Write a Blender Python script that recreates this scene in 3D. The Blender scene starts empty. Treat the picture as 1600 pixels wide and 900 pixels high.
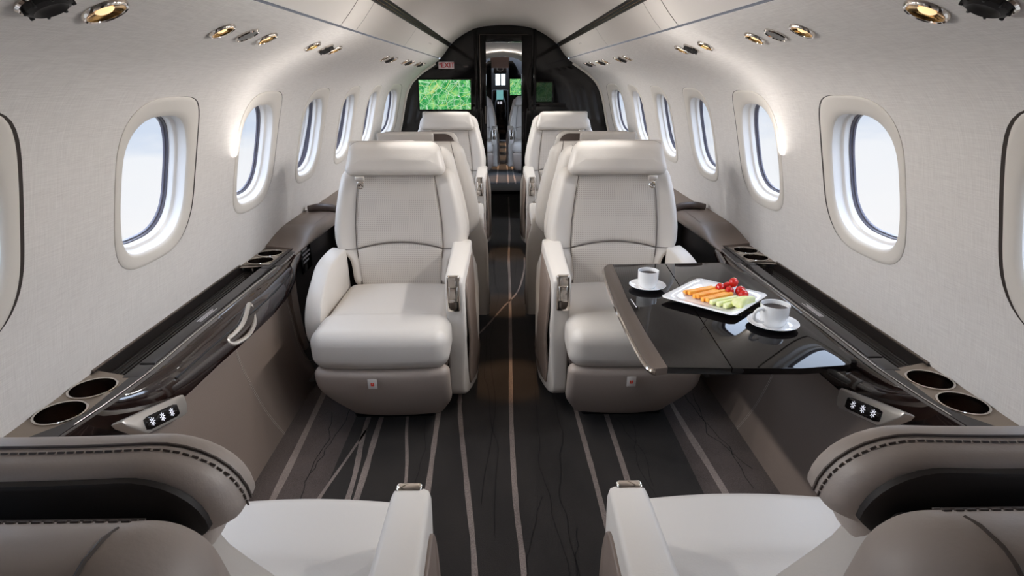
import bpy, bmesh, math, random
from mathutils import Vector, Matrix
random.seed(7)
PI = math.pi
scene = bpy.context.scene
COL = scene.collection

# ------------------------------------------------------------------ helpers
def lin(c):
    c = c / 255.0
    return c / 12.92 if c <= 0.04045 else ((c + 0.055) / 1.055) ** 2.4
def rgb(r, g, b): return (lin(r), lin(g), lin(b), 1.0)

def mat(name, col, rough=0.5, metal=0.0, coat=0.0, bump=None, var=None, spec=0.5, emit=None, estr=0.0):
    m = bpy.data.materials.new(name); m.use_nodes = True
    nt = m.node_tree; b = nt.nodes['Principled BSDF']
    b.inputs['Base Color'].default_value = col
    b.inputs['Roughness'].default_value = rough
    b.inputs['Metallic'].default_value = metal
    b.inputs['Coat Weight'].default_value = coat
    b.inputs['Coat Roughness'].default_value = 0.03
    b.inputs['Specular IOR Level'].default_value = spec
    if emit:
        b.inputs['Emission Color'].default_value = emit; b.inputs['Emission Strength'].default_value = estr
    tc = nt.nodes.new('ShaderNodeTexCoord')
    if var:                                   # (scale, colour2, stretch)
        n = nt.nodes.new('ShaderNodeTexNoise'); mp = nt.nodes.new('ShaderNodeMapping')
        mp.inputs['Scale'].default_value = var[2]
        nt.links.new(tc.outputs['Object'], mp.inputs[0]); nt.links.new(mp.outputs[0], n.inputs['Vector'])
        n.inputs['Scale'].default_value = var[0]; n.inputs['Detail'].default_value = 5
        mx = nt.nodes.new('ShaderNodeMix'); mx.data_type = 'RGBA'
        rp = nt.nodes.new('ShaderNodeMapRange'); rp.inputs[1].default_value = .3; rp.inputs[2].default_value = .7
        nt.links.new(n.outputs['Fac'], rp.inputs[0]); nt.links.new(rp.outputs[0], mx.inputs['Factor'])
        mx.inputs['A'].default_value = col; mx.inputs['B'].default_value = var[1]
        nt.links.new(mx.outputs['Result'], b.inputs['Base Color'])
    if bump:                                  # (scale, strength, distance, stretch)
        n = nt.nodes.new('ShaderNodeTexNoise'); mp = nt.nodes.new('ShaderNodeMapping')
        mp.inputs['Scale'].default_value = bump[3] if len(bump) > 3 else (1, 1, 1)
        nt.links.new(tc.outputs['Object'], mp.inputs[0]); nt.links.new(mp.outputs[0], n.inputs['Vector'])
        n.inputs['Scale'].default_value = bump[0]; n.inputs['Detail'].default_value = 3
        bp = nt.nodes.new('ShaderNodeBump'); bp.inputs['Strength'].default_value = bump[1]; bp.inputs['Distance'].default_value = bump[2]
        nt.links.new(n.outputs['Fac'], bp.inputs['Height']); nt.links.new(bp.outputs[0], b.inputs['Normal'])
    return m

M = {}
M['leather'] = mat('ivory_leather', rgb(209, 203, 196), .42, bump=(260, .12, .002))
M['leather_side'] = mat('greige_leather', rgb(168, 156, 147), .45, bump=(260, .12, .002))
M['leather_shaded'] = mat('shaded_back_leather', rgb(188, 176, 167), .42, bump=(260, .12, .002))  # darker ivory leather: shade on the foreground seat backs put into the colour
M['taupe'] = mat('taupe_leather', rgb(124, 110, 101), .42, bump=(230, .15, .002))
M['taupe_dark'] = mat('dark_taupe_leather', rgb(86, 74, 69), .38, bump=(230, .15, .002))
M['stitch'] = mat('pale_thread', rgb(205, 195, 186), .6)
M['seam'] = mat('seam_thread', rgb(92, 82, 76), .6)
M['black_gloss'] = mat('black_lacquer', rgb(15, 12, 12), .03, spec=.29)
M['black_panel'] = mat('black_wall_lacquer', rgb(13, 11, 12), .05, spec=.4)
M['veneer'] = mat('dark_brown_gloss_veneer', rgb(42, 27, 23), .08, coat=1.0, var=(9, rgb(22, 14, 13), (9, .6, 9)))
M['black_matte'] = mat('black_matte', rgb(24, 22, 22), .5)
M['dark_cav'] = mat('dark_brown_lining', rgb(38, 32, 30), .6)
M['charcoal'] = mat('satin_charcoal', rgb(44, 40, 39), .33)
M['ribbed'] = mat('black_ribbed_mat', rgb(30, 25, 23), .35)
M['bronze'] = mat('satin_bronze_plate', rgb(150, 137, 124), .38, metal=.55)
M['well'] = mat('dark_polished_cup_wall', rgb(128, 114, 105), .22, metal=1.0)
M['chrome'] = mat('polished_chrome', rgb(215, 208, 200), .09, metal=1.0)
M['satin_metal'] = mat('satin_nickel', rgb(214, 208, 200), .36, metal=.75)
M['taupe_metal'] = mat('brushed_taupe_metal', rgb(112, 101, 93), .3, metal=.7, bump=(60, .15, .001, (40, 1, 1)))
M['gold'] = mat('warm_reflector', rgb(214, 170, 105), .16, metal=1.0)
M['lamp'] = mat('warm_lamp_lens', rgb(255, 214, 150), .4, emit=(1, .72, .38, 1), estr=1.0)
M['trimwhite'] = mat('window_trim_ivory', rgb(219, 213, 205), .45)
M['reveal'] = mat('window_reveal_white', rgb(232, 229, 226), .28)
M['gasket'] = mat('grey_window_gasket', rgb(88, 86, 98), .35)
M['china'] = mat('white_porcelain', rgb(238, 238, 238), .1, coat=.6)
M['coffee'] = mat('black_coffee', rgb(38, 20, 12), .2, spec=.15)
M['tomato'] = mat('red_tomato', rgb(196, 28, 22), .12, coat=.5)
M['carrot'] = mat('orange_carrot', rgb(244, 150, 38), .4, var=(60, rgb(250, 186, 84), (1, 1, 1)))
M['melon'] = mat('pale_green_melon', rgb(214, 224, 120), .4, var=(50, rgb(240, 240, 196), (1, 1, 1)))
M['ceil'] = mat('ceiling_ivory', rgb(222, 215, 209), .55)
M['panel'] = mat('overhead_panel_ivory', rgb(220, 214, 208), .5)
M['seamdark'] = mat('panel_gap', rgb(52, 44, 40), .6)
M['icon'] = mat('lit_icon_white', rgb(240, 240, 250), .4, emit=(.9, .9, 1, 1), estr=.55)
M['print'] = mat('pale_print', rgb(214, 212, 214), .5)
M['red'] = mat('sign_red', rgb(186, 26, 34), .4)
M['logo'] = mat('tag_orange_red', rgb(220, 66, 44), .5)
M['signwhite'] = mat('sign_white', rgb(228, 216, 218), .4)
M['cockpit_light'] = mat('cockpit_daylight', rgb(235, 245, 250), .4, emit=(.85, .95, 1, 1), estr=1.1)
M['tag'] = mat('woven_tag', rgb(214, 208, 203), .7)
M['brown_panel'] = mat('pinkish_headliner', rgb(176, 150, 142), .5)

def wallmat():
    m = mat('woven_wall_fabric', rgb(222, 216, 210), .75)
    nt = m.node_tree; b = nt.nodes['Principled BSDF']
    tc = nt.nodes.new('ShaderNodeTexCoord')
    outs = []
    for sc in ((900, 24, 24), (24, 420, 700)):
        mp = nt.nodes.new('ShaderNodeMapping'); mp.inputs['Scale'].default_value = sc
        n = nt.nodes.new('ShaderNodeTexNoise'); n.inputs['Scale'].default_value = 1; n.inputs['Detail'].default_value = 2
        if sc[0] == 900: mp.inputs['Scale'].default_value = (30, 620, 18)
        else: mp.inputs['Scale'].default_value = (30, 18, 620)
        nt.links.new(tc.outputs['Object'], mp.inputs[0]); nt.links.new(mp.outputs[0], n.inputs['Vector']); outs.append(n)
    ad = nt.nodes.new('ShaderNodeMath'); ad.operation = 'ADD'
    nt.links.new(outs[0].outputs['Fac'], ad.inputs[0]); nt.links.new(outs[1].outputs['Fac'], ad.inputs[1])
    mr = nt.nodes.new('ShaderNodeMapRange'); mr.inputs[1].default_value = .7; mr.inputs[2].default_value = 1.3
    nt.links.new(ad.outputs[0], mr.inputs[0])
    mx = nt.nodes.new('ShaderNodeMix'); mx.data_type = 'RGBA'
    mx.inputs['A'].default_value = rgb(211, 206, 202); mx.inputs['B'].default_value = rgb(228, 224, 220)
    nt.links.new(mr.outputs[0], mx.inputs['Factor']); nt.links.new(mx.outputs['Result'], b.inputs['Base Color'])
    bp = nt.nodes.new('ShaderNodeBump'); bp.inputs['Strength'].default_value = .25; bp.inputs['Distance'].default_value = .001
    nt.links.new(ad.outputs[0], bp.inputs['Height']); nt.links.new(bp.outputs[0], b.inputs['Normal'])
    return m
M['wall'] = wallmat()

def perfmat():      # leather with a fine grid of perforations
    m = mat('perforated_leather', rgb(202, 195, 187), .45)
    nt = m.node_tree; b = nt.nodes['Principled BSDF']
    tc = nt.nodes.new('ShaderNodeTexCoord'); sp = nt.nodes.new('ShaderNodeSeparateXYZ')
    nt.links.new(tc.outputs['Object'], sp.inputs[0])
    w = []
    for ax in ('X', 'Z'):
        mu = nt.nodes.new('ShaderNodeMath'); mu.operation = 'MULTIPLY'; mu.inputs[1].default_value = 2 * PI / .0085
        sn = nt.nodes.new('ShaderNodeMath'); sn.operation = 'SINE'
        nt.links.new(sp.outputs[ax], mu.inputs[0]); nt.links.new(mu.outputs[0], sn.inputs[0]); w.append(sn)
    ad = nt.nodes.new('ShaderNodeMath'); ad.operation = 'ADD'
    nt.links.new(w[0].outputs[0], ad.inputs[0]); nt.links.new(w[1].outputs[0], ad.inputs[1])
    mr = nt.nodes.new('ShaderNodeMapRange'); mr.inputs[1].default_value = .7; mr.inputs[2].default_value = 1.6
    nt.links.new(ad.outputs[0], mr.inputs[0])
    mx = nt.nodes.new('ShaderNodeMix'); mx.data_type = 'RGBA'
    mx.inputs['A'].default_value = rgb(203, 196, 188); mx.inputs['B'].default_value = rgb(160, 150, 141)
    nt.links.new(mr.outputs[0], mx.inputs['Factor']); nt.links.new(mx.outputs['Result'], b.inputs['Base Color'])
    return m
M['perf'] = perfmat()

def carpetmat(name, c1, c2):
    m = mat(name, c1, .95, spec=.15)
    nt = m.node_tree; b = nt.nodes['Principled BSDF']
    tc = nt.nodes.new('ShaderNodeTexCoord')
    n1 = nt.nodes.new('ShaderNodeTexNoise'); n1.inputs['Scale'].default_value = 420; n1.inputs['Detail'].default_value = 2
    n2 = nt.nodes.new('ShaderNodeTexNoise'); n2.inputs['Scale'].default_value = 7; n2.inputs['Detail'].default_value = 4
    mp = nt.nodes.new('ShaderNodeMapping'); mp.inputs['Scale'].default_value = (1, .5, 1)
    nt.links.new(tc.outputs['Object'], n1.inputs['Vector']); nt.links.new(tc.outputs['Object'], mp.inputs[0]); nt.links.new(mp.outputs[0], n2.inputs['Vector'])
    ad = nt.nodes.new('ShaderNodeMath'); ad.operation = 'MULTIPLY_ADD'; ad.inputs[1].default_value = .6
    nt.links.new(n1.outputs['Fac'], ad.inputs[0])
    mu = nt.nodes.new('ShaderNodeMath'); mu.operation = 'MULTIPLY'; mu.inputs[1].default_value = .4
    nt.links.new(n2.outputs['Fac'], mu.inputs[0]); nt.links.new(mu.outputs[0], ad.inputs[2])
    mr = nt.nodes.new('ShaderNodeMapRange'); mr.inputs[1].default_value = .36; mr.inputs[2].default_value = .64
    nt.links.new(ad.outputs[0], mr.inputs[0])
    mx = nt.nodes.new('ShaderNodeMix'); mx.data_type = 'RGBA'; mx.inputs['A'].default_value = c1; mx.inputs['B'].default_value = c2
    nt.links.new(mr.outputs[0], mx.inputs['Factor']); nt.links.new(mx.outputs['Result'], b.inputs['Base Color'])
    b.inputs['Sheen Weight'].default_value = .15
    bp = nt.nodes.new('ShaderNodeBump'); bp.inputs['Strength'].default_value = .5; bp.inputs['Distance'].default_value = .003
    nt.links.new(n1.outputs['Fac'], bp.inputs['Height']); nt.links.new(bp.outputs[0], b.inputs['Normal'])
    return m
M['carpet'] = carpetmat('dark_carpet', rgb(38, 35, 33), rgb(58, 53, 50))
M['carpet_sidelit'] = carpetmat('sidelit_carpet', rgb(66, 58, 55), rgb(98, 87, 83))  # lighter tone paints in the light caught by the sloped sides
M['stripe'] = carpetmat('pale_carpet_stripe', rgb(104, 93, 88), rgb(160, 146, 139))
M['crack'] = carpetmat('black_carpet_line', rgb(18, 16, 16), rgb(34, 30, 30))

def glassmat():
    m = bpy.data.materials.new('clear_pane'); m.use_nodes = True
    nt = m.node_tree; nt.nodes.clear()
    o = nt.nodes.new('ShaderNodeOutputMaterial'); t = nt.nodes.new('ShaderNodeBsdfTransparent'); g = nt.nodes.new('ShaderNodeBsdfGlossy')
    g.inputs['Roughness'].default_value = .02
    f = nt.nodes.new('ShaderNodeFresnel'); f.inputs[0].default_value = 1.04
    mx = nt.nodes.new('ShaderNodeMixShader')
    nt.links.new(f.outputs[0], mx.inputs[0]); nt.links.new(t.outputs[0], mx.inputs[1]); nt.links.new(g.outputs[0], mx.inputs[2])
    nt.links.new(mx.outputs[0], o.inputs[0])
    return m
M['glass'] = glassmat()

def screenmat(name, strength):    # satellite-map display: green fields, pale roads
    m = bpy.data.materials.new(name); m.use_nodes = True
    nt = m.node_tree; b = nt.nodes['Principled BSDF']; b.inputs['Base Color'].default_value = (0, 0, 0, 1); b.inputs['Roughness'].default_value = .15
    tc = nt.nodes.new('ShaderNodeTexCoord')
    n = nt.nodes.new('ShaderNodeTexNoise'); n.inputs['Scale'].default_value = 16; n.inputs['Detail'].default_value = 5
    nt.links.new(tc.outputs['Object'], n.inputs['Vector'])
    r = nt.nodes.new('ShaderNodeValToRGB'); e = r.color_ramp.elements
    e[0].position = .35; e[0].color = rgb(20, 130, 56); e[1].position = .62; e[1].color = rgb(140, 212, 120)
    e2 = e.new(.5); e2.color = rgb(44, 166, 84)
    nt.links.new(n.outputs['Fac'], r.inputs[0])
    last = r.outputs[0]
    for sc, wd, col in ((7, .022, rgb(214, 226, 130)), (13, .035, rgb(205, 240, 205)), (27, .05, rgb(150, 220, 150))):
        v = nt.nodes.new('ShaderNodeTexVoronoi'); v.feature = 'DISTANCE_TO_EDGE'; v.inputs['Scale'].default_value = sc
        nt.links.new(tc.outputs['Object'], v.inputs['Vector'])
        lt = nt.nodes.new('ShaderNodeMapRange'); lt.inputs[1].default_value = wd * .4; lt.inputs[2].default_value = wd; lt.inputs[3].default_value = .85; lt.inputs[4].default_value = 0
        nt.links.new(v.outputs['Distance'], lt.inputs[0])
        mx = nt.nodes.new('ShaderNodeMix'); mx.data_type = 'RGBA'; mx.inputs['B'].default_value = col
        nt.links.new(lt.outputs[0], mx.inputs['Factor']); nt.links.new(last, mx.inputs['A']); last = mx.outputs['Result']
    n3 = nt.nodes.new('ShaderNodeTexNoise'); n3.inputs['Scale'].default_value = 48; nt.links.new(tc.outputs['Object'], n3.inputs['Vector'])
    l3 = nt.nodes.new('ShaderNodeMapRange'); l3.inputs[1].default_value = .66; l3.inputs[2].default_value = .74
    nt.links.new(n3.outputs['Fac'], l3.inputs[0])
    mx = nt.nodes.new('ShaderNodeMix'); mx.data_type = 'RGBA'; mx.inputs['B'].default_value = rgb(236, 236, 250)
    nt.links.new(l3.outputs[0], mx.inputs['Factor']); nt.links.new(last, mx.inputs['A'])
    nt.links.new(mx.outputs['Result'], b.inputs['Emission Color']); b.inputs['Emission Strength'].default_value = strength
    return m
M['screen'] = screenmat('map_display', .95)
M['screen_reflection'] = screenmat('dim_map_reflection', .05)
M['teal'] = mat('teal_display', rgb(90, 150, 150), .3, emit=rgb(120, 180, 180), estr=.8)

# ---- mesh builders
class B:
    def __init__(s): s.v = []; s.f = []; s.m = []; s.cur = 0
    def add(s, vs, fs):
        o = len(s.v); s.v += [tuple(p) for p in vs]
        for f in fs: s.f.append(tuple(o + i for i in f)); s.m.append(s.cur)
        return s
    def grid(s, rows, closed=False):
        n = len(rows[0]); vs = [p for r in rows for p in r]; fs = []
        for i in range(len(rows) - 1):
            for j in range(n if closed else n - 1):
                k = (j + 1) % n
                fs.append((i * n + j, i * n + k, (i + 1) * n + k, (i + 1) * n + j))
        return s.add(vs, fs)
    def loft(s, rings, cap=True):
        s.grid(rings, True)
        if cap:
            s.add(rings[0], [tuple(range(len(rings[0])))[::-1]]); s.add(rings[-1], [tuple(range(len(rings[-1])))])
        return s
    def rbox(s, c, size, r=.01, k=3, n=(1, 1, 1), warp=None, rz=0.0, rot=None):
        h = [x / 2 for x in size]; r = min(r, min(h) * .999)
        ax = []
        for a in range(3):
            L = []
            for i in range(k): L.append(-h[a] + r * (1 - math.cos(PI / 2 * 0) ) + r * i / k)
            for i in range(n[a] + 1): L.append(-(h[a] - r) + 2 * (h[a] - r) * i / n[a])
            for i in range(1, k + 1): L.append(h[a] - r + r * i / k)
            ax.append(L)
        N = [len(L) for L in ax]; idx = {}; vs = []; fs = []
        R = rot or (Matrix.Rotation(rz, 3, 'Z') if rz else None)
        def V(i, j, l):
            key = (i, j, l)
            if key in idx: return idx[key]
            p = Vector((ax[0][i], ax[1][j], ax[2][l]))
            q = Vector([max(-(h[a] - r), min(h[a] - r, p[a])) for a in range(3)])
            d = p - q
            if d.length > 1e-9: p = q + d.normalized() * r
            if warp: p = Vector(warp(p.x, p.y, p.z))
            if R: p = R @ p
            idx[key] = len(vs); vs.append(p + Vector(c)); return idx[key]
        for a, b_, c_ in ((0, 1, 2), (1, 2, 0), (2, 0, 1)):
            for side in (0, N[c_] - 1):
                for i in range(N[a] - 1):
                    for j in range(N[b_] - 1):
                        q = []
                        for (u, w) in ((i, j), (i + 1, j), (i + 1, j + 1), (i, j + 1)):
                            t = [0, 0, 0]; t[a] = u; t[b_] = w; t[c_] = side; q.append(V(*t))
                        fs.append(tuple(q if side else q[::-1]))
        return s.add(vs, fs)
    def cyl(s, c, r, h, n=32, r2=None, rot=None, cap=True):
        r2 = r if r2 is None else r2
        rr = [[Vector((q * math.cos(2 * PI * i / n), q * math.sin(2 * PI * i / n), z)) for i in range(n)] for q, z in ((r, 0), (r2, h))]
        rr = [[(rot @ p if rot else p) + Vector(c) for p in ring] for ring in rr]
        return s.loft(rr, cap)
    def lathe(s, c, prof, n=40, rot=None):
        rr = [[Vector((q * math.cos(2 * PI * i / n), q * math.sin(2 * PI * i / n), z)) for i in range(n)] for q, z in prof]
        rr = [[(rot @ p if rot else p) + Vector(c) for p in ring] for ring in rr]
        return s.grid(rr, True)
    def tube(s, pts, r, n=8, closed=False):
        pts = [Vector(p) for p in pts]; rings = []
        up = Vector((.13, .31, .94)).normalized()
        for i, p in enumerate(pts):
            if closed: t = pts[(i + 1) % len(pts)] - pts[i - 1]
            else: t = pts[min(i + 1, len(pts) - 1)] - pts[max(i - 1, 0)]
            t.normalize(); a = t.cross(up)
            if a.length < .05: a = t.cross(Vector((1, 0, 0)))
            a.normalize(); b = t.cross(a)
            rings.append([p + (a * math.cos(2 * PI * k / n) + b * math.sin(2 * PI * k / n)) * r for k in range(n)])
        if closed: rings.append(rings[0]); return s.grid(rings, True)
        return s.loft(rings)
    def prism(s, poly, z0, z1, bev=0):
        """vertical prism from an (x,y) outline; bev rounds the top edge"""
        n = len(poly); cx = sum(p[0] for p in poly) / n; cy = sum(p[1] for p in poly) / n
        rings = [[(x, y, z0) for x, y in poly], [(x, y, z1 - bev) for x, y in poly]]
        if bev:
            for a in (30, 60, 90):
                o = bev * (1 - math.cos(math.radians(a))); zz = z1 - bev + bev * math.sin(math.radians(a))
                ring = []
                for x, y in poly:
                    d = Vector((cx - x, cy - y)); L = d.length or 1
                    ring.append((x + d.x / L * o, y + d.y / L * o, zz))
                rings.append(ring)
        return s.loft(rings)
    def build(s, name, mats, parent=None, smooth=True, weld=True, angle=40):
        me = bpy.data.meshes.new(name); me.from_pydata(s.v, [], s.f)
        if not isinstance(mats, (list, tuple)): mats = [mats]
        for m in mats: me.materials.append(m)
        for p, k in zip(me.polygons, s.m): p.material_index = k
        bm = bmesh.new(); bm.from_mesh(me)
        if weld: bmesh.ops.remove_doubles(bm, verts=bm.verts, dist=1e-5)
        bmesh.ops.recalc_face_normals(bm, faces=bm.faces)
        if smooth:
            for f in bm.faces: f.smooth = True
            th = math.radians(angle)
            for e in bm.edges:
                if len(e.link_faces) == 2 and e.calc_face_angle(0) > th: e.smooth = False
        bm.to_mesh(me); bm.free()
        o = bpy.data.objects.new(name, me); COL.objects.link(o)
        if parent: o.parent = parent
        return o

def tag(o, label=None, cat=None, group=None, kind=None):
    if label: o['label'] = label
    if cat: o['category'] = cat
    if group: o['group'] = group
    if kind: o['kind'] = kind
    return o
def empty(name, loc, label, cat, group=None, rz=0, kind=None):
    o = bpy.data.objects.new(name, None); COL.objects.link(o); o.location = loc; o.rotation_euler = (0, 0, rz); o.empty_display_size = .05
    return tag(o, label, cat, group, kind)
def kids(o): return [c for c in bpy.data.objects if c.parent == o]
def copy_tree(o, parent=None):
    c = o.copy(); COL.objects.link(c)
    if parent: c.parent = parent
    for ch in kids(o): copy_tree(ch, c)
    return c
def sm(a, b, x):
    t = max(0.0, min(1.0, (x - a) / (b - a))); return t * t * (3 - 2 * t)
def interp(tab, x):
    if x <= tab[0][0]: return tab[0][1]
    for (a, va), (b, vb) in zip(tab, tab[1:]):
        if x <= b: return va + (vb - va) * (x - a) / (b - a)
    return tab[-1][1]
def catmull(P, n=8):
    out = []
    for i in range(len(P) - 1):
        p0 = P[max(i - 1, 0)]; p1 = P[i]; p2 = P[i + 1]; p3 = P[min(i + 2, len(P) - 1)]
        for k in range(n):
            t = k / n
            out.append(tuple(.5 * (2 * b + (c - a) * t + (2 * a - 5 * b + 4 * c - d) * t * t + (3 * b - a - 3 * c + d) * t ** 3) for a, b, c, d in zip(p0, p1, p2, p3)))
    out.append(tuple(P[-1])); return out

# ------------------------------------------------------------------ cabin shell
YA, YB = -1.1, 5.95
PROF = catmull([(1.15, .46), (1.143, .60), (1.105, .80), (1.062, .95), (1.03, 1.08), (1.0, 1.19), (.965, 1.27), (.92, 1.33), (.86, 1.378), (.80, 1.41), (.73, 1.44), (.66, 1.472), (.61, 1.50), (.588, 1.516)], 6)
ARC = [0]
for a, b in zip(PROF, PROF[1:]): ARC.append(ARC[-1] + math.dist(a, b))
TMAX = ARC[-1]
def prof(t):
    t = max(0, min(TMAX, t))
    for i in range(len(ARC) - 1):
        if t <= ARC[i + 1] + 1e-9:
            k = (t - ARC[i]) / (ARC[i + 1] - ARC[i]); a, b = PROF[i], PROF[i + 1]
            return a[0] + (b[0] - a[0]) * k, a[1] + (b[1] - a[1]) * k
    return PROF[-1]
def t_of_z(z):
    lo, hi = 0, TMAX
    for _ in range(40):
        m = (lo + hi) / 2
        if prof(m)[1] < z: lo = m
        else: hi = m
    return lo
def W(side, y, t, d=0.0):
    x, z = prof(t); a = prof(t - .02); b = prof(t + .02)
    dx, dz = b[0] - a[0], b[1] - a[1]; L = math.hypot(dx, dz)
    nx, nz = dz / L, -dx / L                     # outwards, away from the cabin
    x += nx * d; z += nz * d
    x *= 1 - .08 * sm(5.4, 5.95, y) * (1 - sm(1.36, 1.5, z))
    return (side * x, y, z)
WC = [1.78 + .75 * i for i in range(-2, 6)]      # window centres along the cabin (Y)
TZ = t_of_z(1.068)
T0, T1 = t_of_z(.72), t_of_z(1.355)
def sup(a, b, n, N=72):
    out = []
    for i in range(N):
        th = 2 * PI * (i + .5) / N; c, s_ = math.cos(th), math.sin(th)
        r = (abs(c / a) ** n + abs(s_ / b) ** n) ** (-1 / n); out.append((r * c, r * s_))
    return out
def wall(side, name, label):
    m = B()
    ys = [YA] + [WC[0] - .375 + .75 * i for i in range(len(WC))] + [WC[-1] + .375]
    allY = sorted(set([round(y, 4) for y in ys] + [5.2 + .075 * i for i in range(11) if 5.2 + .075 * i <= 5.95] + [5.95]))
    lowT = [T0 * i / 6 for i in range(7)]; hiT = [T1 + (TMAX - T1) * i / 14 for i in range(15)]
    m.grid([[W(side, y, t) for y in allY] for t in lowT]); m.grid([[W(side, y, t) for y in allY] for t in hiT])
    midT = [T0 + (T1 - T0) * i / 16 for i in range(17)]
    m.grid([[W(side, y, t) for y in (YA, WC[0] - .375)] for t in midT])
    endY = [y for y in allY if y >= WC[-1] + .3749]
    if len(endY) > 1: m.grid([[W(side, y, t) for y in endY] for t in midT])
    inner = sup(.198, .238, 3.4)
    for yc in WC:
        rings = []
        for k in range(7):
            f = k / 6; ring = []
            for (a, b) in inner:
                s1 = .375 / abs(a) if abs(a) > 1e-6 else 9; s2 = ((T1 - TZ) if b > 0 else (TZ - T0)) / abs(b) if abs(b) > 1e-6 else 9
                q = min(s1, s2); s_ = 1 + (q - 1) * f
                ring.append(W(side, yc + a * s_, TZ + b * s_))
            rings.append(ring)
        m.grid(rings, True)
        # fill the cell's four corners
        N = len(inner); last = rings[-1]
        for sy in (-1, 1):
            for st in (-1, 1):
                c = W(side, yc + sy * .375, T1 if st > 0 else T0)
                best = min(range(N), key=lambda i: 0 if (inner[i][0] * sy > 0 and inner[i][1] * st > 0 and ((inner[(i + 1) % N][0] * sy > 0 and inner[(i + 1) % N][1] * st > 0)) and (abs(abs(rings[-1][i][1] - yc) - .375) < 1e-6) != (abs(abs(rings[-1][(i + 1) % N][1] - yc) - .375) < 1e-6)) else 1)
                m.add([last[best], c, last[(best + 1) % N]], [(0, 1, 2)])
    o = m.build(name, M['wall'], angle=60)
    return tag(o, label, 'wall', kind='structure')
wall(-1, 'wall_left', 'pale woven side wall on the left with a row of oval windows')
wall(1, 'wall_right', 'pale woven side wall on the right with a row of oval windows')

ORD = ['nearest the back', 'second from the back', 'third from the back', 'fourth from the back', 'fifth from the back', 'sixth from the back', 'seventh from the back', 'last before the black bulkhead']
wn = 0
for side, sn in ((-1, 'left'), (1, 'right')):
    for i, yc in enumerate(WC):
        wn += 1
        def ring(a, b, n, d, dt=0): return [W(side, yc + p, TZ + dt + q, d) for p, q in sup(a, b, n)]
        def pr(v):   # the trim stands proud towards the front and sinks flush towards the rear
            return [W(side, yc + p, TZ + q, d0 - (.0022 * sm(-.12, .2, p)) * f_) for (p, q, d0, f_) in v]
        def tr(a_, b_, n, d0, f_, dp=0, dq=0): return pr([((p * (1 - .055 * sm(0, .2, p)) if n == 3.4 else p) + dp, q + dq, d0, f_) for p, q in sup(a_, b_, n)])
        m = B().grid([tr(.207, .243, 3.4, .012, 0), tr(.2155, .2515, 3.4, .003, .2), tr(.2165, .2525, 3.4, -.0015, .8), tr(.2145, .2505, 3.4, -.003, 1), tr(.206, .242, 3.4, -.0034, 1),
                      tr(.186, .216, 3.1, -.0015, .9, -.004, -.006), tr(.178, .204, 3.0, .002, .8, -.008, -.011), tr(.1745, .2, 3.0, .008, .8, -.009, -.012)], True)
        o = m.build('window_%d' % wn, M['trimwhite'], angle=50)
        tag(o, 'oval cabin window in the %s wall, %s' % (sn, ORD[i]), 'window', kind='structure')
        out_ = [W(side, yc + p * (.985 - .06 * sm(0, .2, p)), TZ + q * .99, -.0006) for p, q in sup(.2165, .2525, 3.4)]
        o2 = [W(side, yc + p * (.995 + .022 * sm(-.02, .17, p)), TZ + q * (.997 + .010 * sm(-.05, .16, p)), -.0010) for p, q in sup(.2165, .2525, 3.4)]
        B().grid([out_, o2], True).build('gap_shadow', M['seamdark'], o)  # dark ring paints the shadowed gap along the trim's forward edge
        def iv(a_, b_, d): return [W(side, yc - .009 + p, TZ - .012 + q, d) for p, q in sup(a_, b_, 3.0)]
        m = B().grid([tr(.1745, .2, 3.0, .008, .8, -.009, -.012), iv(.172, .198, .013), iv(.170, .196, .028), iv(.168, .194, .032), iv(.163, .189, .034), iv(.161, .187, .038), iv(.160, .186, .052)], True)
        m.build('window_reveal', M['reveal'], o, angle=50)
        m = B().grid([iv(.160, .186, .052), iv(.157, .183, .053), iv(.156, .182, .059), iv(.153, .179, .060), iv(.152, .178, .066)], True)
        m.build('gasket', M['gasket'], o, angle=50)
        m = B(); rg = iv(.155, .181, .062); m.add(rg, [tuple(range(len(rg)))]); m.build('pane', M['glass'], o)

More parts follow.
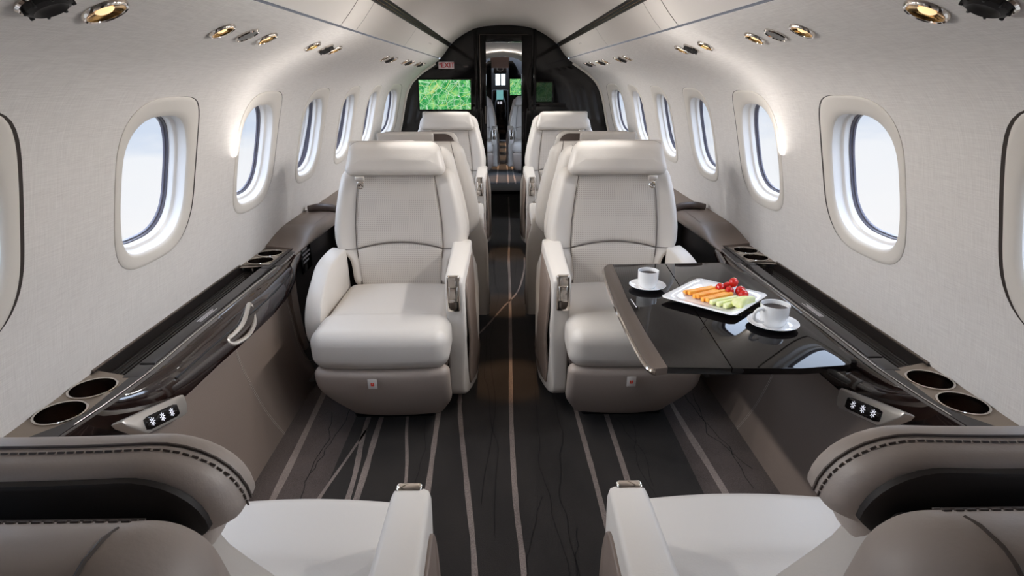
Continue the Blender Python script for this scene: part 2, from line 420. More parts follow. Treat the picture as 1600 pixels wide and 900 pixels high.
# ceiling, overhead panels and the light slots beside the aisle ceiling
CP = catmull([(-.478, 1.647), (-.43, 1.688), (-.35, 1.737), (-.26, 1.776), (-.15, 1.797), (0, 1.805), (.15, 1.797), (.26, 1.776), (.35, 1.737), (.43, 1.688), (.478, 1.647)], 5)
m = B().grid([[(x, y, z) for x, z in CP] for y in (YA, 1, 2, 3, 4, 5, 5.95)])
tag(m.build('ceiling', M['ceil'], angle=60), 'smooth arched ivory ceiling over the aisle', 'ceiling', kind='structure')
tn = 0
def trim(mesh, mats, label, cat='trim', **k):
    global tn
    tn += 1
    return tag(mesh.build('trim_%d' % tn, mats, **k), label, cat, kind='structure')
SEG = [(YA, 2.262, 'long'), (2.270, 2.494, 'narrow'), (2.499, 3.70, 'middle'), (3.705, 5.95, 'far')]
for side, sn in ((-1, 'left'), (1, 'right')):
    for y0, y1, w in SEG:
        m = B()
        P = [(.5885, 1.530), (.5865, 1.5225), (.580, 1.527), (.55, 1.561), (.52, 1.600), (.506, 1.621), (.508, 1.63)]
        m.grid([[(side * x, y, z) for x, z in P] for y in (y0, y0 + .003, (y0 + y1) / 2, y1 - .003, y1)])
        o = trim(m, M['panel'], 'flat ivory overhead panel, %s section on the %s side' % (w, sn), 'overhead panel', angle=30)
        if w == 'far':
            g = B()
            R = Matrix.Rotation(side * math.radians(-51), 3, 'Y')
            for k in range(9):
                pass
            # slatted air vent lying on the panel face
            for k in range(11):
                f = .30 + .36 * k / 10
                x = .5865 + (.506 - .5865) * f; z = 1.5225 + (1.621 - 1.5225) * f
                g.rbox((side * (x - .001), 4.62, z - .001), (.0024, .16, .0042), .0008, 1)
            g.build('air_vent', M['seam'], o)
    # backing of the gaps so they read dark
    m = B().grid([[(side * x, y, z) for x, z in ((.605, 1.5205), (.592, 1.535), (.512, 1.634), (.478, 1.65))] for y in (YA, 5.95)])
    trim(m, M['seamdark'], 'dark shadow gap behind the overhead panels on the %s side' % sn, 'gap', smooth=False)
    m = B()
    m.grid([[(side * x, y, z) for x, z in ((.507, 1.620), (.501, 1.622), (.500, 1.632))] for y in (YA, 5.95)])
    m.cur = 1; m.rbox((side * .4975, (YA + 5.95) / 2, 1.628), (.004, 5.95 - YA, .003), .001, 1)
    m.rbox((side * .487, (YA + 5.95) / 2, 1.637), (.003, 5.95 - YA, .003), .001, 1)
    m.cur = 0
    m.grid([[(side * x, y, z) for x, z in ((.500, 1.632), (.4935, 1.640), (.484, 1.647), (.478, 1.6465))] for y in (YA, 5.95)])
    trim(m, [M['black_matte'], M['gold']], 'dark slot with brass edges along the %s side of the ceiling' % sn, 'light slot')

# ------------------------------------------------------------------ carpeted floor with stripes
m = B()
def floorz(x): return .0 + .055 * sm(.63, .80, abs(x)) + .01 * sm(.8, .9, abs(x))
xs = [-1.15, -.9, -.86, -.82, -.78, -.74, -.70, -.66, -.63, -.4, -.2, 0, .2, .4, .63, .66, .70, .74, .78, .82, .86, .9, 1.15]
m.grid([[(x, y, floorz(x)) for x in xs] for y in [YA + (14.4 - YA) * i / 30 for i in range(31)]])
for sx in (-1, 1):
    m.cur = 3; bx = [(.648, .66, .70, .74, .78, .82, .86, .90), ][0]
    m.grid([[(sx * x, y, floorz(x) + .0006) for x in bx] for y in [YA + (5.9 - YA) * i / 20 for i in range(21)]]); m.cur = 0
def ribbon(pts, w, mi, jit=.0, z=.0012, w2=None):
    P = catmull(pts, 6); m.cur = mi; L, R = [], []
    for i, (x, y) in enumerate(P):
        a = P[max(i - 1, 0)]; b = P[min(i + 1, len(P) - 1)]
        d = Vector((b[0] - a[0], b[1] - a[1])).normalized(); ww = w + ((w2 or w) - w) * i / len(P)
        jx = random.uniform(-jit, jit); ww *= random.uniform(.85, 1.15)
        for lst, s_ in ((L, -1), (R, 1)):
            X = x + jx - d.y * s_ * ww / 2; Y = y + d.x * s_ * ww / 2
            lst.append((X, Y, floorz(X) + z))
    m.grid([L, R]); m.cur = 0
S_ = 1
ribbon([(.05, 7.2), (.04, 5.6), (.02, 4.6), (.018, 3.87), (.006, 2.78), (0, 2.17), (.006, 1.69), (.022, 1.38), (.03, .9), (.02, .2)], .018, 1)
ribbon([(-.22, 4.65), (-.235, 4.1), (-.25, 3.2), (-.23, 2.5), (-.216, 2.23), (-.162, 1.76), (-.12, 1.38), (-.1, .9)], .018, 1)
ribbon([(-.32, 2.9), (-.308, 2.18), (-.297, 1.73), (-.29, 1.2), (-.3, .5)], .019, 1)
ribbon([(-.46, 2.6), (-.433, 2.18), (-.376, 1.73), (-.37, 1.0)], .012, 1)
ribbon([(-.55, 2.6), (-.545, 2.12), (-.535, 1.73), (-.53, 1.0)], .021, 1)
ribbon([(-.6, 2.5), (-.597, 2.12), (-.565, 1.74), (-.56, 1.0)], .019, 1)
ribbon([(-.59, 2.13), (-.62, 1.95), (-.655, 1.74), (-.7, 1.4)], .011, 1)
ribbon([(.27, 2.6), (.281, 2.17), (.292, 1.72), (.3, 1.0)], .018, 1)
ribbon([(.40, 2.7), (.404, 2.2), (.406, 1.73), (.4, 1.0)], .019, 1)
ribbon([(.69, 2.6), (.693, 2.21), (.712, 1.73), (.73, 1.0)], .021, 1)
ribbon([(-.83, 2.9), (-.815, 2.40), (-.79, 1.76), (-.78, 1.0)], .023, 1)
ribbon([(.20, 5.6), (.215, 4.9), (.25, 4.2), (.27, 3.5)], .016, 1)
ribbon([(.145, 4.6), (.128, 4.25), (.07, 3.8), (-.03, 3.5), (-.11, 3.25), (-.19, 3.02), (-.24, 2.8)], .012, 1)
for x0, dx in ((-.10, .02), (.06, .0), (.16, -.03)): ribbon([(x0, 14), (x0 + dx, 11), (x0, 8.1)], .02, 1)
for P, w in (([(.09, 4.8), (.06, 4.0), (.1, 3.2), (.12, 2.5), (.10, 1.9), (.15, 1.4), (.13, .9)], .004), ([(-.07, 5), (-.1, 4.3), (-.06, 3.7), (-.1, 3.0), (-.07, 2.3), (-.12, 1.5)], .005),
             ([(-.12, 5), (-.09, 4.3), (-.14, 3.6), (-.12, 2.6), (-.06, 2.0), (-.06, 1.4)], .004), ([(.18, 2.6), (.2, 2.1), (.16, 1.7), (.19, 1.2)], .004),
             ([(.5, 2.4), (.5, 2.1), (.46, 1.9), (.5, 1.6)], .004), ([(.44, 2.2), (.5, 1.95), (.48, 1.7)], .004), ([(.74, 2.5), (.76, 2.2), (.80, 1.9), (.8, 1.6)], .004), ([(.79, 2.3), (.76, 2.0), (.85, 1.7)], .004),
             ([(-.37, 2.3), (-.34, 2.0), (-.35, 1.6)], .004), ([(-.68, 2.3), (-.70, 2.0), (-.72, 1.8), (-.7, 1.6)], .004), ([(-.74, 2.2), (-.71, 2.0), (-.73, 1.7)], .004), ([(.1, 1.7), (.05, 1.5), (.02, 1.3)], .004), ([(.2, 1.55), (.17, 1.35), (.16, 1.1)], .005)):
    Q = []
    for a, b in zip(P, P[1:]):
        for k in range(5): Q.append((a[0] + (b[0] - a[0]) * k / 5 + random.uniform(-.006, .006), a[1] + (b[1] - a[1]) * k / 5))
    ribbon(Q, w * .6, 2, .001, .0016)
tag(m.build('floor', [M['carpet'], M['stripe'], M['crack'], M['carpet_sidelit']], weld=False, angle=60), 'dark brown carpet with irregular pale stripes and black hairlines', 'floor', kind='structure')

# ------------------------------------------------------------------ side ledges, lower panels
def stitches(bm, pts, step=.007, r=.0011, ln=.0048):
    P = [Vector(p) for p in pts]; acc = 0; nxt = 0
    for a, b in zip(P, P[1:]):
        L = (b - a).length; d = (b - a) / L if L else Vector((0, 1, 0))
        while nxt < acc + L:
            q = a + d * (nxt - acc); bm.tube([q, q + d * ln], r, 4); nxt += step
        acc += L
    return bm
VEN = [(1.0, 1.030, 1.060), (1.17, 1.023, 1.048), (1.25, 1.010, 1.036), (1.32, 1.0, 1.012), (1.40, .994, .982), (1.48, .988, .964), (1.54, .988, .956), (1.73, .990, .950), (1.92, .986, .938), (2.16, .983, .930), (2.36, .980, .938), (2.5, .978, .952), (2.62, .98, .975), (2.72, .985, .99)]
def dado(z, y=2.0):       # inner face of the lower side panel
    return interp([(.0, .868), (.06, .872), (.2, .905), (.35, .935), (.5, .972), (.575, .985)], z) + .058 * sm(1.62, 1.15, y) * sm(.30, .56, z)
def plate_hole(m, x0, x1, y0, y1, z, cx, cy, r, side, n=48):
    ring, outer, mid = [], [], []
    for i in range(n):
        a = 2 * PI * (i + .5) / n; c, s_ = math.cos(a), math.sin(a)
        q = min(((x1 - cx) if c > 0 else (cx - x0)) / abs(c), ((y1 - cy) if s_ > 0 else (cy - y0)) / abs(s_))
        ring.append((side * (cx + r * c), cy + r * s_, z)); outer.append((side * (cx + q * c), cy + q * s_, z))
    m.grid([ring, outer], True)
    for sx in (x0, x1):
        for sy in (y0, y1):
            best = min(range(n), key=lambda i: math.dist(outer[i][:2], (side * sx, sy)) + math.dist(outer[(i + 1) % n][:2], (side * sx, sy)))
            m.add([outer[best], (side * sx, sy, z), outer[(best + 1) % n]], [(0, 1, 2)])
def wallx(z): return prof(t_of_z(z))[0]
XW = wallx(.6)
def star(bm, c, r, R):
    for k in range(4):
        a = PI * k / 4; d = Vector((math.cos(a), math.sin(a), 0))
        for s_ in (-1, 1):
            bm.tube([Vector(c) + R @ (d * s_ * r * .38), Vector(c) + R @ (d * s_ * r)], r * .10, 4)
    bm.tube([Vector(c) + R @ (Vector((math.cos(2 * PI * k / 12), math.sin(2 * PI * k / 12), 0)) * r * .38) for k in range(12)], r * .08, 4, True)

def ledge(side, sn):
    L = empty('side_ledge', (side * 1.06, 1.9, .5), 'long dark side ledge with cup holders and glossy veneer edge along the %s wall' % sn, 'side ledge')
    off = Vector((-side * 1.06, -1.9, -.5))
    def bd(m, name, mt, parent=L, **k):
        m.v = [tuple(Vector(p) + off) for p in m.v]
        return m.build(name, mt, parent, **k)
    # bronze cup plates with holes: near pair and far pair
    for (cups, y0, y1) in (((1.269, 1.389), 1.0, 1.475), ((2.53, 2.645), 2.455, 2.735)):
        m = B(); mid = sum(cups) / 2; z = .6
        a, b = cups[0] - .06, cups[1] + .06
        if y0 < a:
            m.add([(side * 1.024, y0, z), (side * XW, y0, z), (side * XW, a, z), (side * 1.024, a, z)], [(0, 1, 2, 3)])
        for k, cy in enumerate(cups):
            plate_hole(m, 1.024, XW + .004, a if k == 0 else mid, mid if k == 0 else b, z, 1.084, cy, .056, side)
        # the end of the plate towards the tray is cut on a slant
        if b < y1: m.add([(side * 1.024, b, z), (side * (XW + .004), b, z), (side * (XW + .004), y1 + (.02 if y0 < 2 else 0), z), (side * 1.024, y1 - .02, z)], [(0, 1, 2, 3)])
        if y0 > 2: m.add([(side * 1.024, a, z), (side * XW, a, z), (side * XW, y0 - .03, z), (side * 1.024, y0, z)], [(0, 1, 2, 3)])
        bd(m, 'cup_plate', M['bronze'], weld=False, angle=30)
        m = B(); cy_ = [y0 + (y1 + .005 - y0) * q / 16 for q in range(17)]
        def xo_(y): return 1.0255 if y0 > 2 else interp([(1.0, 1.125), (1.15, 1.098), (1.19, 1.068), (1.23, 1.036), (1.26, 1.0255)], y)
        m.grid([[(side * (interp([(p_, q_) for p_, q_, r_ in VEN], y) - .001), y, .6012) for y in cy_], [(side * xo_(y), y, .6012) for y in cy_], [(side * xo_(y), y, .599) for y in cy_]])
        bd(m, 'plate_border', M['charcoal'], weld=False, angle=30)
        for cy in cups:
            c = B().lathe((side * 1.084, cy, z), [(.0565, -.001), (.0565, .0035), (.0545, .005), (.0515, .0035), (.0505, -.004), (.0495, -.055)])
            o = bd(c, 'cup_holder', M['chrome'])
            c = B().lathe((side * 1.084, cy, z), [(.0497, -.006), (.049, -.056), (.0001, -.057)])
            bd(c, 'cup_well', M['well'], o)
    # ribbed tray beside the wall between the plates
    m = B(); n = 7; P = [(XW + .004, .603), (XW - .006, .603), (XW - .012, .575)]
    x0, x1 = XW - .014, 1.045
    for i in range(n):
        xa = x0 + (x1 - x0) * i / n; xb = x0 + (x1 - x0) * (i + 1) / n
        P += [(xa, .572), (xa - .003, .578), (xb + .003, .578), (xb, .572)]
    P += [(1.045, .598)]
    m.grid([[(side * x, y, z) for x, z in P] for y in (1.47, 1.475, 2.43, 2.45)])
    bd(m, 'ribbed_tray', M['ribbed'], smooth=False)
    m = B().rbox((side * (XW - .004), 1.96, .606), (.008, .97, .006), .002, 2)
    bd(m, 'rail', M['taupe_metal'])
    # hinged charcoal lid with small print
    m = B().rbox((side * 1.0235, 1.97, .597), (.044, .88, .012), .003, 2); lid = bd(m, 'lid', M['charcoal'])
    bd(B().rbox((side * 1.0225, 1.485, .596), (.046, .075, .012), .003, 2), 'lid_end', M['charcoal'])
    bd(B().rbox((side * 1.0225, 2.437, .596), (.046, .04, .012), .003, 2), 'lid_end', M['charcoal'])
    m = B()
    for k, (dx, w) in enumerate(((.0, .12), (.006, .095), (.012, .11))):
        y = 1.83
        while y < 1.83 + w:
            l = random.uniform(.003, .009); m.rbox((side * (1.016 + dx), y + l / 2, .6035), (.003, l, .0008), .0002, 1); y += l + .002
    bd(m, 'print', M['print'], lid)
    # glossy veneer edge, a long spindle
    rings = []
    Y = [1.0 + (2.72 - 1.0) * i / 64 for i in range(65)]
    for y in Y:
        xt = interp([(a, b) for a, b, c in VEN], y); xb = interp([(a, c) for a, b, c in VEN], y)
        e = sm(.85, 1.42, y) * (1 - .75 * sm(2.3, 2.74, y)); zb = .60 - .03 - .075 * e
        P = [(xt + .012, .60), (xt, .6005), (xt - .012 * e - .002, .599), ]
        for k in range(1, 8):
            a = PI / 2 * k / 8
            P.append((xt - .004 - (xt - xb + .018) * math.sin(a) , zb + (.597 - zb) * math.cos(a)))
        P += [(xb - .018, zb), (xb - .008, zb - .006), (xb + .012, zb - .008), (xt + .03, zb - .004)]
        rings.append([(side * x, y, z) for x, z in P])
    m = B().loft(rings); bd(m, 'veneer_edge', M['veneer'], angle=50)
    m = B()
    gp = []
    for i in range(26):
        y = 1.52 + .92 * i / 25; xt = interp([(a, b) for a, b, c in VEN], y); xb = interp([(a, c) for a, b, c in VEN], y)
        e = sm(.85, 1.42, y) * (1 - .75 * sm(2.3, 2.74, y)); zb = .60 - .03 - .075 * e; a = PI / 2 * .56
        gp.append((side * (xt - .004 - (xt - xb + .018) * math.sin(a) - .0005), y, zb + (.597 - zb) * math.cos(a)))
    m.tube(gp, .0035, 6); bd(m, 'table_slot', M['black_matte'])
    # thin bright line on the veneer's upper edge
    m = B().tube([(side * (interp([(a, b) for a, b, c in VEN], y) + .001), y, .602) for y in Y[8:56:3]], .0011, 5); bd(m, 'edge_strip', M['satin_metal'])
    return L
LL = ledge(-1, 'left'); LR = ledge(1, 'right')
LEDGE = {-1: LL, 1: LR}

def lower_panel(side, sn):
    m = B()
    zs = [0, .03, .06, .12, .2, .27, .35, .42, .5, .545, .575]
    edge = [(0.0, 2.49), (.12, 2.46), (.17, 2.44), (.254, 2.405), (.38, 2.43), (.494, 2.474), (.575, 2.53)]
    m.grid([[(side * dado(z, YA + (interp(edge, z) - YA) * k / 40), YA + (interp(edge, z) - YA) * k / 40, z) for k in range(41)] for z in zs])
    m.grid([[(side * x, y, z) for x, z in ((1.043, .575), (1.05, .594), (XW + .01, .595))] for y in (YA, 1.0)])
    # return of the cut edge into the niche
    m.grid([[(side * (dado(z) + q), interp(edge, z) + .012 * (q > 0), z) for q in (0, .006, .045)] for z in zs])
    m.grid([[(side * dado(z), y, z) for y in (3.36, 4.4, 5.95)] for z in zs])
    m.grid([[(side * x, y, z) for x, z in ((.985, .575), (.998, .61), (1.03, .632), (XW, .64))] for y in (3.36, 4.4, 5.95)])
    o = trim(m, M['taupe'], 'taupe leather lower side panel on the %s, below the ledge' % sn, 'lower wall panel')
    s = B(); st = catmull([(1.925, .50), (1.915, .42), (1.92, .325), (1.95, .2), (2.0, .08), (2.03, .03)], 6)
    for d in (-.004, .004): stitches(s, [(side * (dado(z) - .0012), y + d, z) for y, z in st], .008, .0008, .005)
    st = catmull([(2.60, .585), (2.53, .545), (2.47, .494), (2.425, .38), (2.40, .254), (2.432, .18), (2.47, .155), (2.51, .15)], 6)
    stitches(s, [(side * (dado(z) - .0012), y - .012, z) for y, z in st], .008, .0008, .005)
    s.build('stitching', M['stitch'], o)
    # dark niche beside the seat
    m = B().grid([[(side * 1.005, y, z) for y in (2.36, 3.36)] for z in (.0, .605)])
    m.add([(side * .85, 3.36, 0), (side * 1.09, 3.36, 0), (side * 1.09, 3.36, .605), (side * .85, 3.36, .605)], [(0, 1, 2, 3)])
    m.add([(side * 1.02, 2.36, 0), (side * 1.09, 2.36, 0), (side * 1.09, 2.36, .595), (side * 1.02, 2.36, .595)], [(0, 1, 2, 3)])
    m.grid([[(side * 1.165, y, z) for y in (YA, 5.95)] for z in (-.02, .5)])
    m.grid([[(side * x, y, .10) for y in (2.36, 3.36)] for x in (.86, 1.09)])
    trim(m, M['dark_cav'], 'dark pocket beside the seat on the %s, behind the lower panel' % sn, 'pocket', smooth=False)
lower_panel(-1, 'left'); lower_panel(1, 'right')

def leather_ledge(side, sn):
    """leather wrapped length of ledge curving up beside the seat"""
    L = LEDGE[side]
    off = Vector((-side * 1.06, -1.9, -.5))
    rings = []
    for i in range(33):
        y = 2.5 + .86 * i / 32
        up = sm(2.62, 3.0, y); zt = .598 + .052 * up
        xi = interp([(2.5, .985), (2.62, .975), (2.75, .955), (2.95, .935), (3.2, .925), (3.4, .925)], y)
        low = interp([(2.5, .56), (2.62, .585), (2.8, .605), (3.0, .61), (3.4, .61)], y)
        xt = xi + .05 * up + .012
        P = [(wallx(zt) - .002, low - .0), (wallx(zt) - .002, zt)]
        if y < 2.74: P = [(1.0 + .0, low), (1.0 + .0, zt)] if False else [(xt + .02, low), (xt + .02, zt)]
        P += [(xt + .01, zt)] + [(xt - (xt - xi) * math.sin(PI / 2 * k / 7), low + .006 + (zt - low - .006) * math.cos(PI / 2 * k / 7)) for k in range(1, 8)] + [(xi + .002, low), (xi + .02, low - .004)]
        rings.append([(side * x, y, z) for x, z in P])
    m = B().loft(rings)
    # flat leather top running on from the far cup plate
    m.grid([[(side * x, y, z) for x in (wallx(z) - .002, .985)] for y, z in ((2.735, .603), (2.9, .625), (3.02, .652), (3.36, .652))])
    m.v = [tuple(Vector(p) + off) for p in m.v]; m.build('leather_wrap', M['taupe'], L, angle=35)
    # padded collar
    C_ = []
    m = B()
    for yy, s_ in ((3.33, 1.0),):
        pts = catmull([(XW - .035, .660), (1.05, .672), (.98, .668), (.935, .645), (.918, .60), (.915, .55)], 6)
        m.tube([(side * x, yy, z) for x, z in pts], .022, 12)
    m.v = [tuple(Vector(p) + off) for p in m.v]; m.build('collar', M['taupe_dark'], L)
    # curved leather arch dropping down in front of the pocket
    rings = []
    for (y, z, w) in catmull([(2.95, .60, .02), (2.72, .585, .03), (2.60, .53, .035), (2.52, .44, .035), (2.47, .33, .03), (2.46, .22, .02)], 6):
        rings.append([(side * (dado(min(z, .57)) + q), y + p * w, z + p * w * .3) for q, p in ((-.004, -1), (-.010, 0), (-.004, 1), (.04, 1), (.04, -1))])
    m = B().loft(rings); m.v = [tuple(Vector(p) + off) for p in m.v]; m.build('arch_trim', M['taupe'], L)
    return L
leather_ledge(-1, 'left'); leather_ledge(1, 'right')

# placard in the left pocket
def placard(side, sn):
    p = empty('placard', (side * .997, 2.86, .520), 'small black instruction placard with white lines in the %s pocket' % sn, 'placard')
    B().rbox((0, 0, 0), (.006, .15, .13), .002, 2).build('board', M['black_gloss'], p)
    m = B()
    for r, w in enumerate((.05, .07, .075, .06)):
        y = -.055
        while y < -.055 + w * 1.4:
            l = random.uniform(.006, .018); m.rbox((-side * .0035, y + l / 2, .045 - r * .02), (.0012, l, .009), .0004, 1); y += l + .003
    
    m.build('print', M['print'], p)
placard(-1, 'left')

def control(side, sn):
    """satin metal switch bezel with black touch strip and three lit snow-star symbols"""
    c = bpy.data.objects.new('switch_panel', None); COL.objects.link(c); c.parent = LEDGE[side]; c.empty_display_size = .05
    c.location = (side * (.938 - 1.06), 1.405 - 1.9, .510 - .5)
    u = Vector((0, .962, -.272)).normalized(); nrm = Vector((-side * .93, -.12, .34)); nrm = (nrm - u * nrm.dot(u)).normalized(); v = nrm.cross(u)
    if v.z < 0: v = -v
    R = Matrix((u, v, nrm)).transposed()
    def pl(poly, d0, d1, bev):
        b = B().prism(poly, d0, d1, bev); b.v = [tuple(R @ Vector(p)) for p in b.v]; return b
    out = [(-.158, .027), (-.150, .015), (-.092, -.022), (-.08, -.027), (.095, -.027), (.110, -.022), (.120, .0), (.122, .022), (.115, .030), (-.15, .030)]
    pl(out, -.02, .008, .005).build('bezel', M['satin_metal'], c, angle=50)
    hw, hh = .078, .0175
    rr = [(a * 1.0 - .008 + .0, b - .003) for a, b in sup(hw, hh, 9, 56)]
    pl(rr, .006, .0095, .001).build('touch_strip', M['black_gloss'], c)
    for x in (-.055, -.010, .034):
        m = B(); star(m, R @ Vector((x, -.003, .0102)), .0108, R); m.build('star_symbol', M['icon'], c)
    return c
control(-1, 'left'); control(1, 'right')

# handle ring on the left veneer
h = bpy.data.objects.new('table_latch', None); COL.objects.link(h); h.parent = LL; h.location = (-.925 + 1.06, .04, .045); h['label'] = 'satin metal D-shaped latch'
m = B(); pts = []
for a, b in [(-.125, -.012), (-.10, -.030), (-.03, -.032), (.05, -.022), (.09, -.002), (.11, .022), (.10, .034), (.06, .030), (-.02, .012), (-.08, -.002), (-.115, -.004)]:
    pts.append((.012 - .02 * abs(a) / .1 - b * .35, a, b + .004))
m.tube(catmull(pts + [pts[0]], 4)[:-1], .0080, 8, True); m.build('ring', M['satin_metal'], h)
m = B().rbox((-.01, -.01, 0), (.006, .17, .03), .003, 2); m.build('finger_recess', M['black_gloss'], h)
# small seat switch on the left lower panel edge
h = empty('seat_switch', (-.958, 2.36, .525), 'small dark rocker switch on the left lower panel beside the seat', 'switch')
B().rbox((0, 0, 0), (.006, .03, .075), .003, 2).build('bezel', M['taupe_metal'], h)
B().rbox((.003, 0, 0), (.006, .018, .056), .003, 2).build('rocker', M['black_gloss'], h)

# ------------------------------------------------------------------ reading lamps, air vents above the windows
TL = t_of_z(1.4575)
def frame_at(side, y, t):
    p = Vector(W(side, y, t)); a = Vector(W(side, y, t + .01)) - Vector(W(side, y, t - .01)); a.normalize()
    yv = Vector((0, 1, 0)); n = a.cross(yv).normalized()
    if n.dot(Vector((-p.x, 0, 1.0 - p.z))) < 0: n = -n
    x = yv; z = n; yy = z.cross(x)
    return p, Matrix((x, yy, z)).transposed()
def lamp(side, y, label, r=.026):
    p, R = frame_at(side, y, TL)
    o = empty('reading_lamp', p, label, 'reading lamp', 'round reading lamps above the windows')
    o.rotation_euler = R.to_euler()
    B().lathe((0, 0, 0), [(r * 1.22, -.002), (r * 1.22, .003), (r * 1.12, .007), (r * 1.02, .006), (r, .0045)]).build('rim', M['chrome'], o)
    B().lathe((0, 0, 0), [(r, .0055), (r * .9, .003), (r * .5, .0006)], 36).build('reflector', M['gold'], o)
    B().lathe((0, 0, 0), [(r * .5, .0006), (r * .4, .003), (.0001, .004)], 24).build('lens', M['lamp'], o)
    return o
def gasper(side, y, label, flat=False, r=.026):
    p, R = frame_at(side, y, TL)
    o = empty('speaker' if flat else 'air_outlet', p, label, 'speaker' if flat else 'air outlet', 'dark round grilles above the windows' if flat else 'black air outlets above the windows')
    o.rotation_euler = R.to_euler()
    B().lathe((0, 0, 0), [(r * 1.22, -.002), (r * 1.22, .003), (r * 1.12, .006), (r, .004)]).build('rim', M['chrome'], o)
    if flat: B().lathe((0, 0, 0), [(r * 1.02, .004), (r * .6, .0045), (.0001, .0045)]).build('grille', M['charcoal'], o)
    else:
        m = B().lathe((0, 0, 0), [(r * .98, .003), (r * .94, .012), (r * .7, .016), (r * .45, .010), (.0001, .010)])
        for k in range(8):
            a = 2 * PI * k / 8; m.rbox((r * .95 * math.cos(a), r * .95 * math.sin(a), .010), (.006, .004, .010), .001, 1, rz=a)
        m.build('nozzle', M['black_matte'], o)
    return o
k_ = 1.0
trios = [('first', (.85, .968, 1.107)), ('second', (1.552, 1.70, 1.838)), ('third', (2.273, 2.44, 2.57)), ('fourth', (3.65, 3.80, 3.95)), ('fifth', (4.40, 4.56, 4.72)), ('sixth', (5.05, 5.21, 5.37))]
for side, sn in ((-1, 'left'), (1, 'right')):
    for nm, ys in trios:
        w = ('near', 'middle', 'far')
        for k, y in enumerate(ys):
            if nm == 'first' and k == 0: continue
            if nm == 'first':
                if k == 1: gasper(side, .968, 'large black air outlet in chrome rim, top corner of the %s wall' % sn, r=.034)
                else: lamp(side, 1.107, 'large gold-lit reading lamp near the top corner of the %s wall' % sn, r=.032)
            elif k == 1:
                gasper(side, y, ('dark flat grille between the two lamps of the second trio on the %s wall' if nm == 'second' else 'black air outlet between the two lamps of the ' + nm + ' trio on the %s wall') % sn, nm == 'second', r=.027)
            else:
                lamp(side, y, 'gold-lit reading lamp, %s one of the %s trio on the %s wall' % (w[k], nm, sn), r=.027)

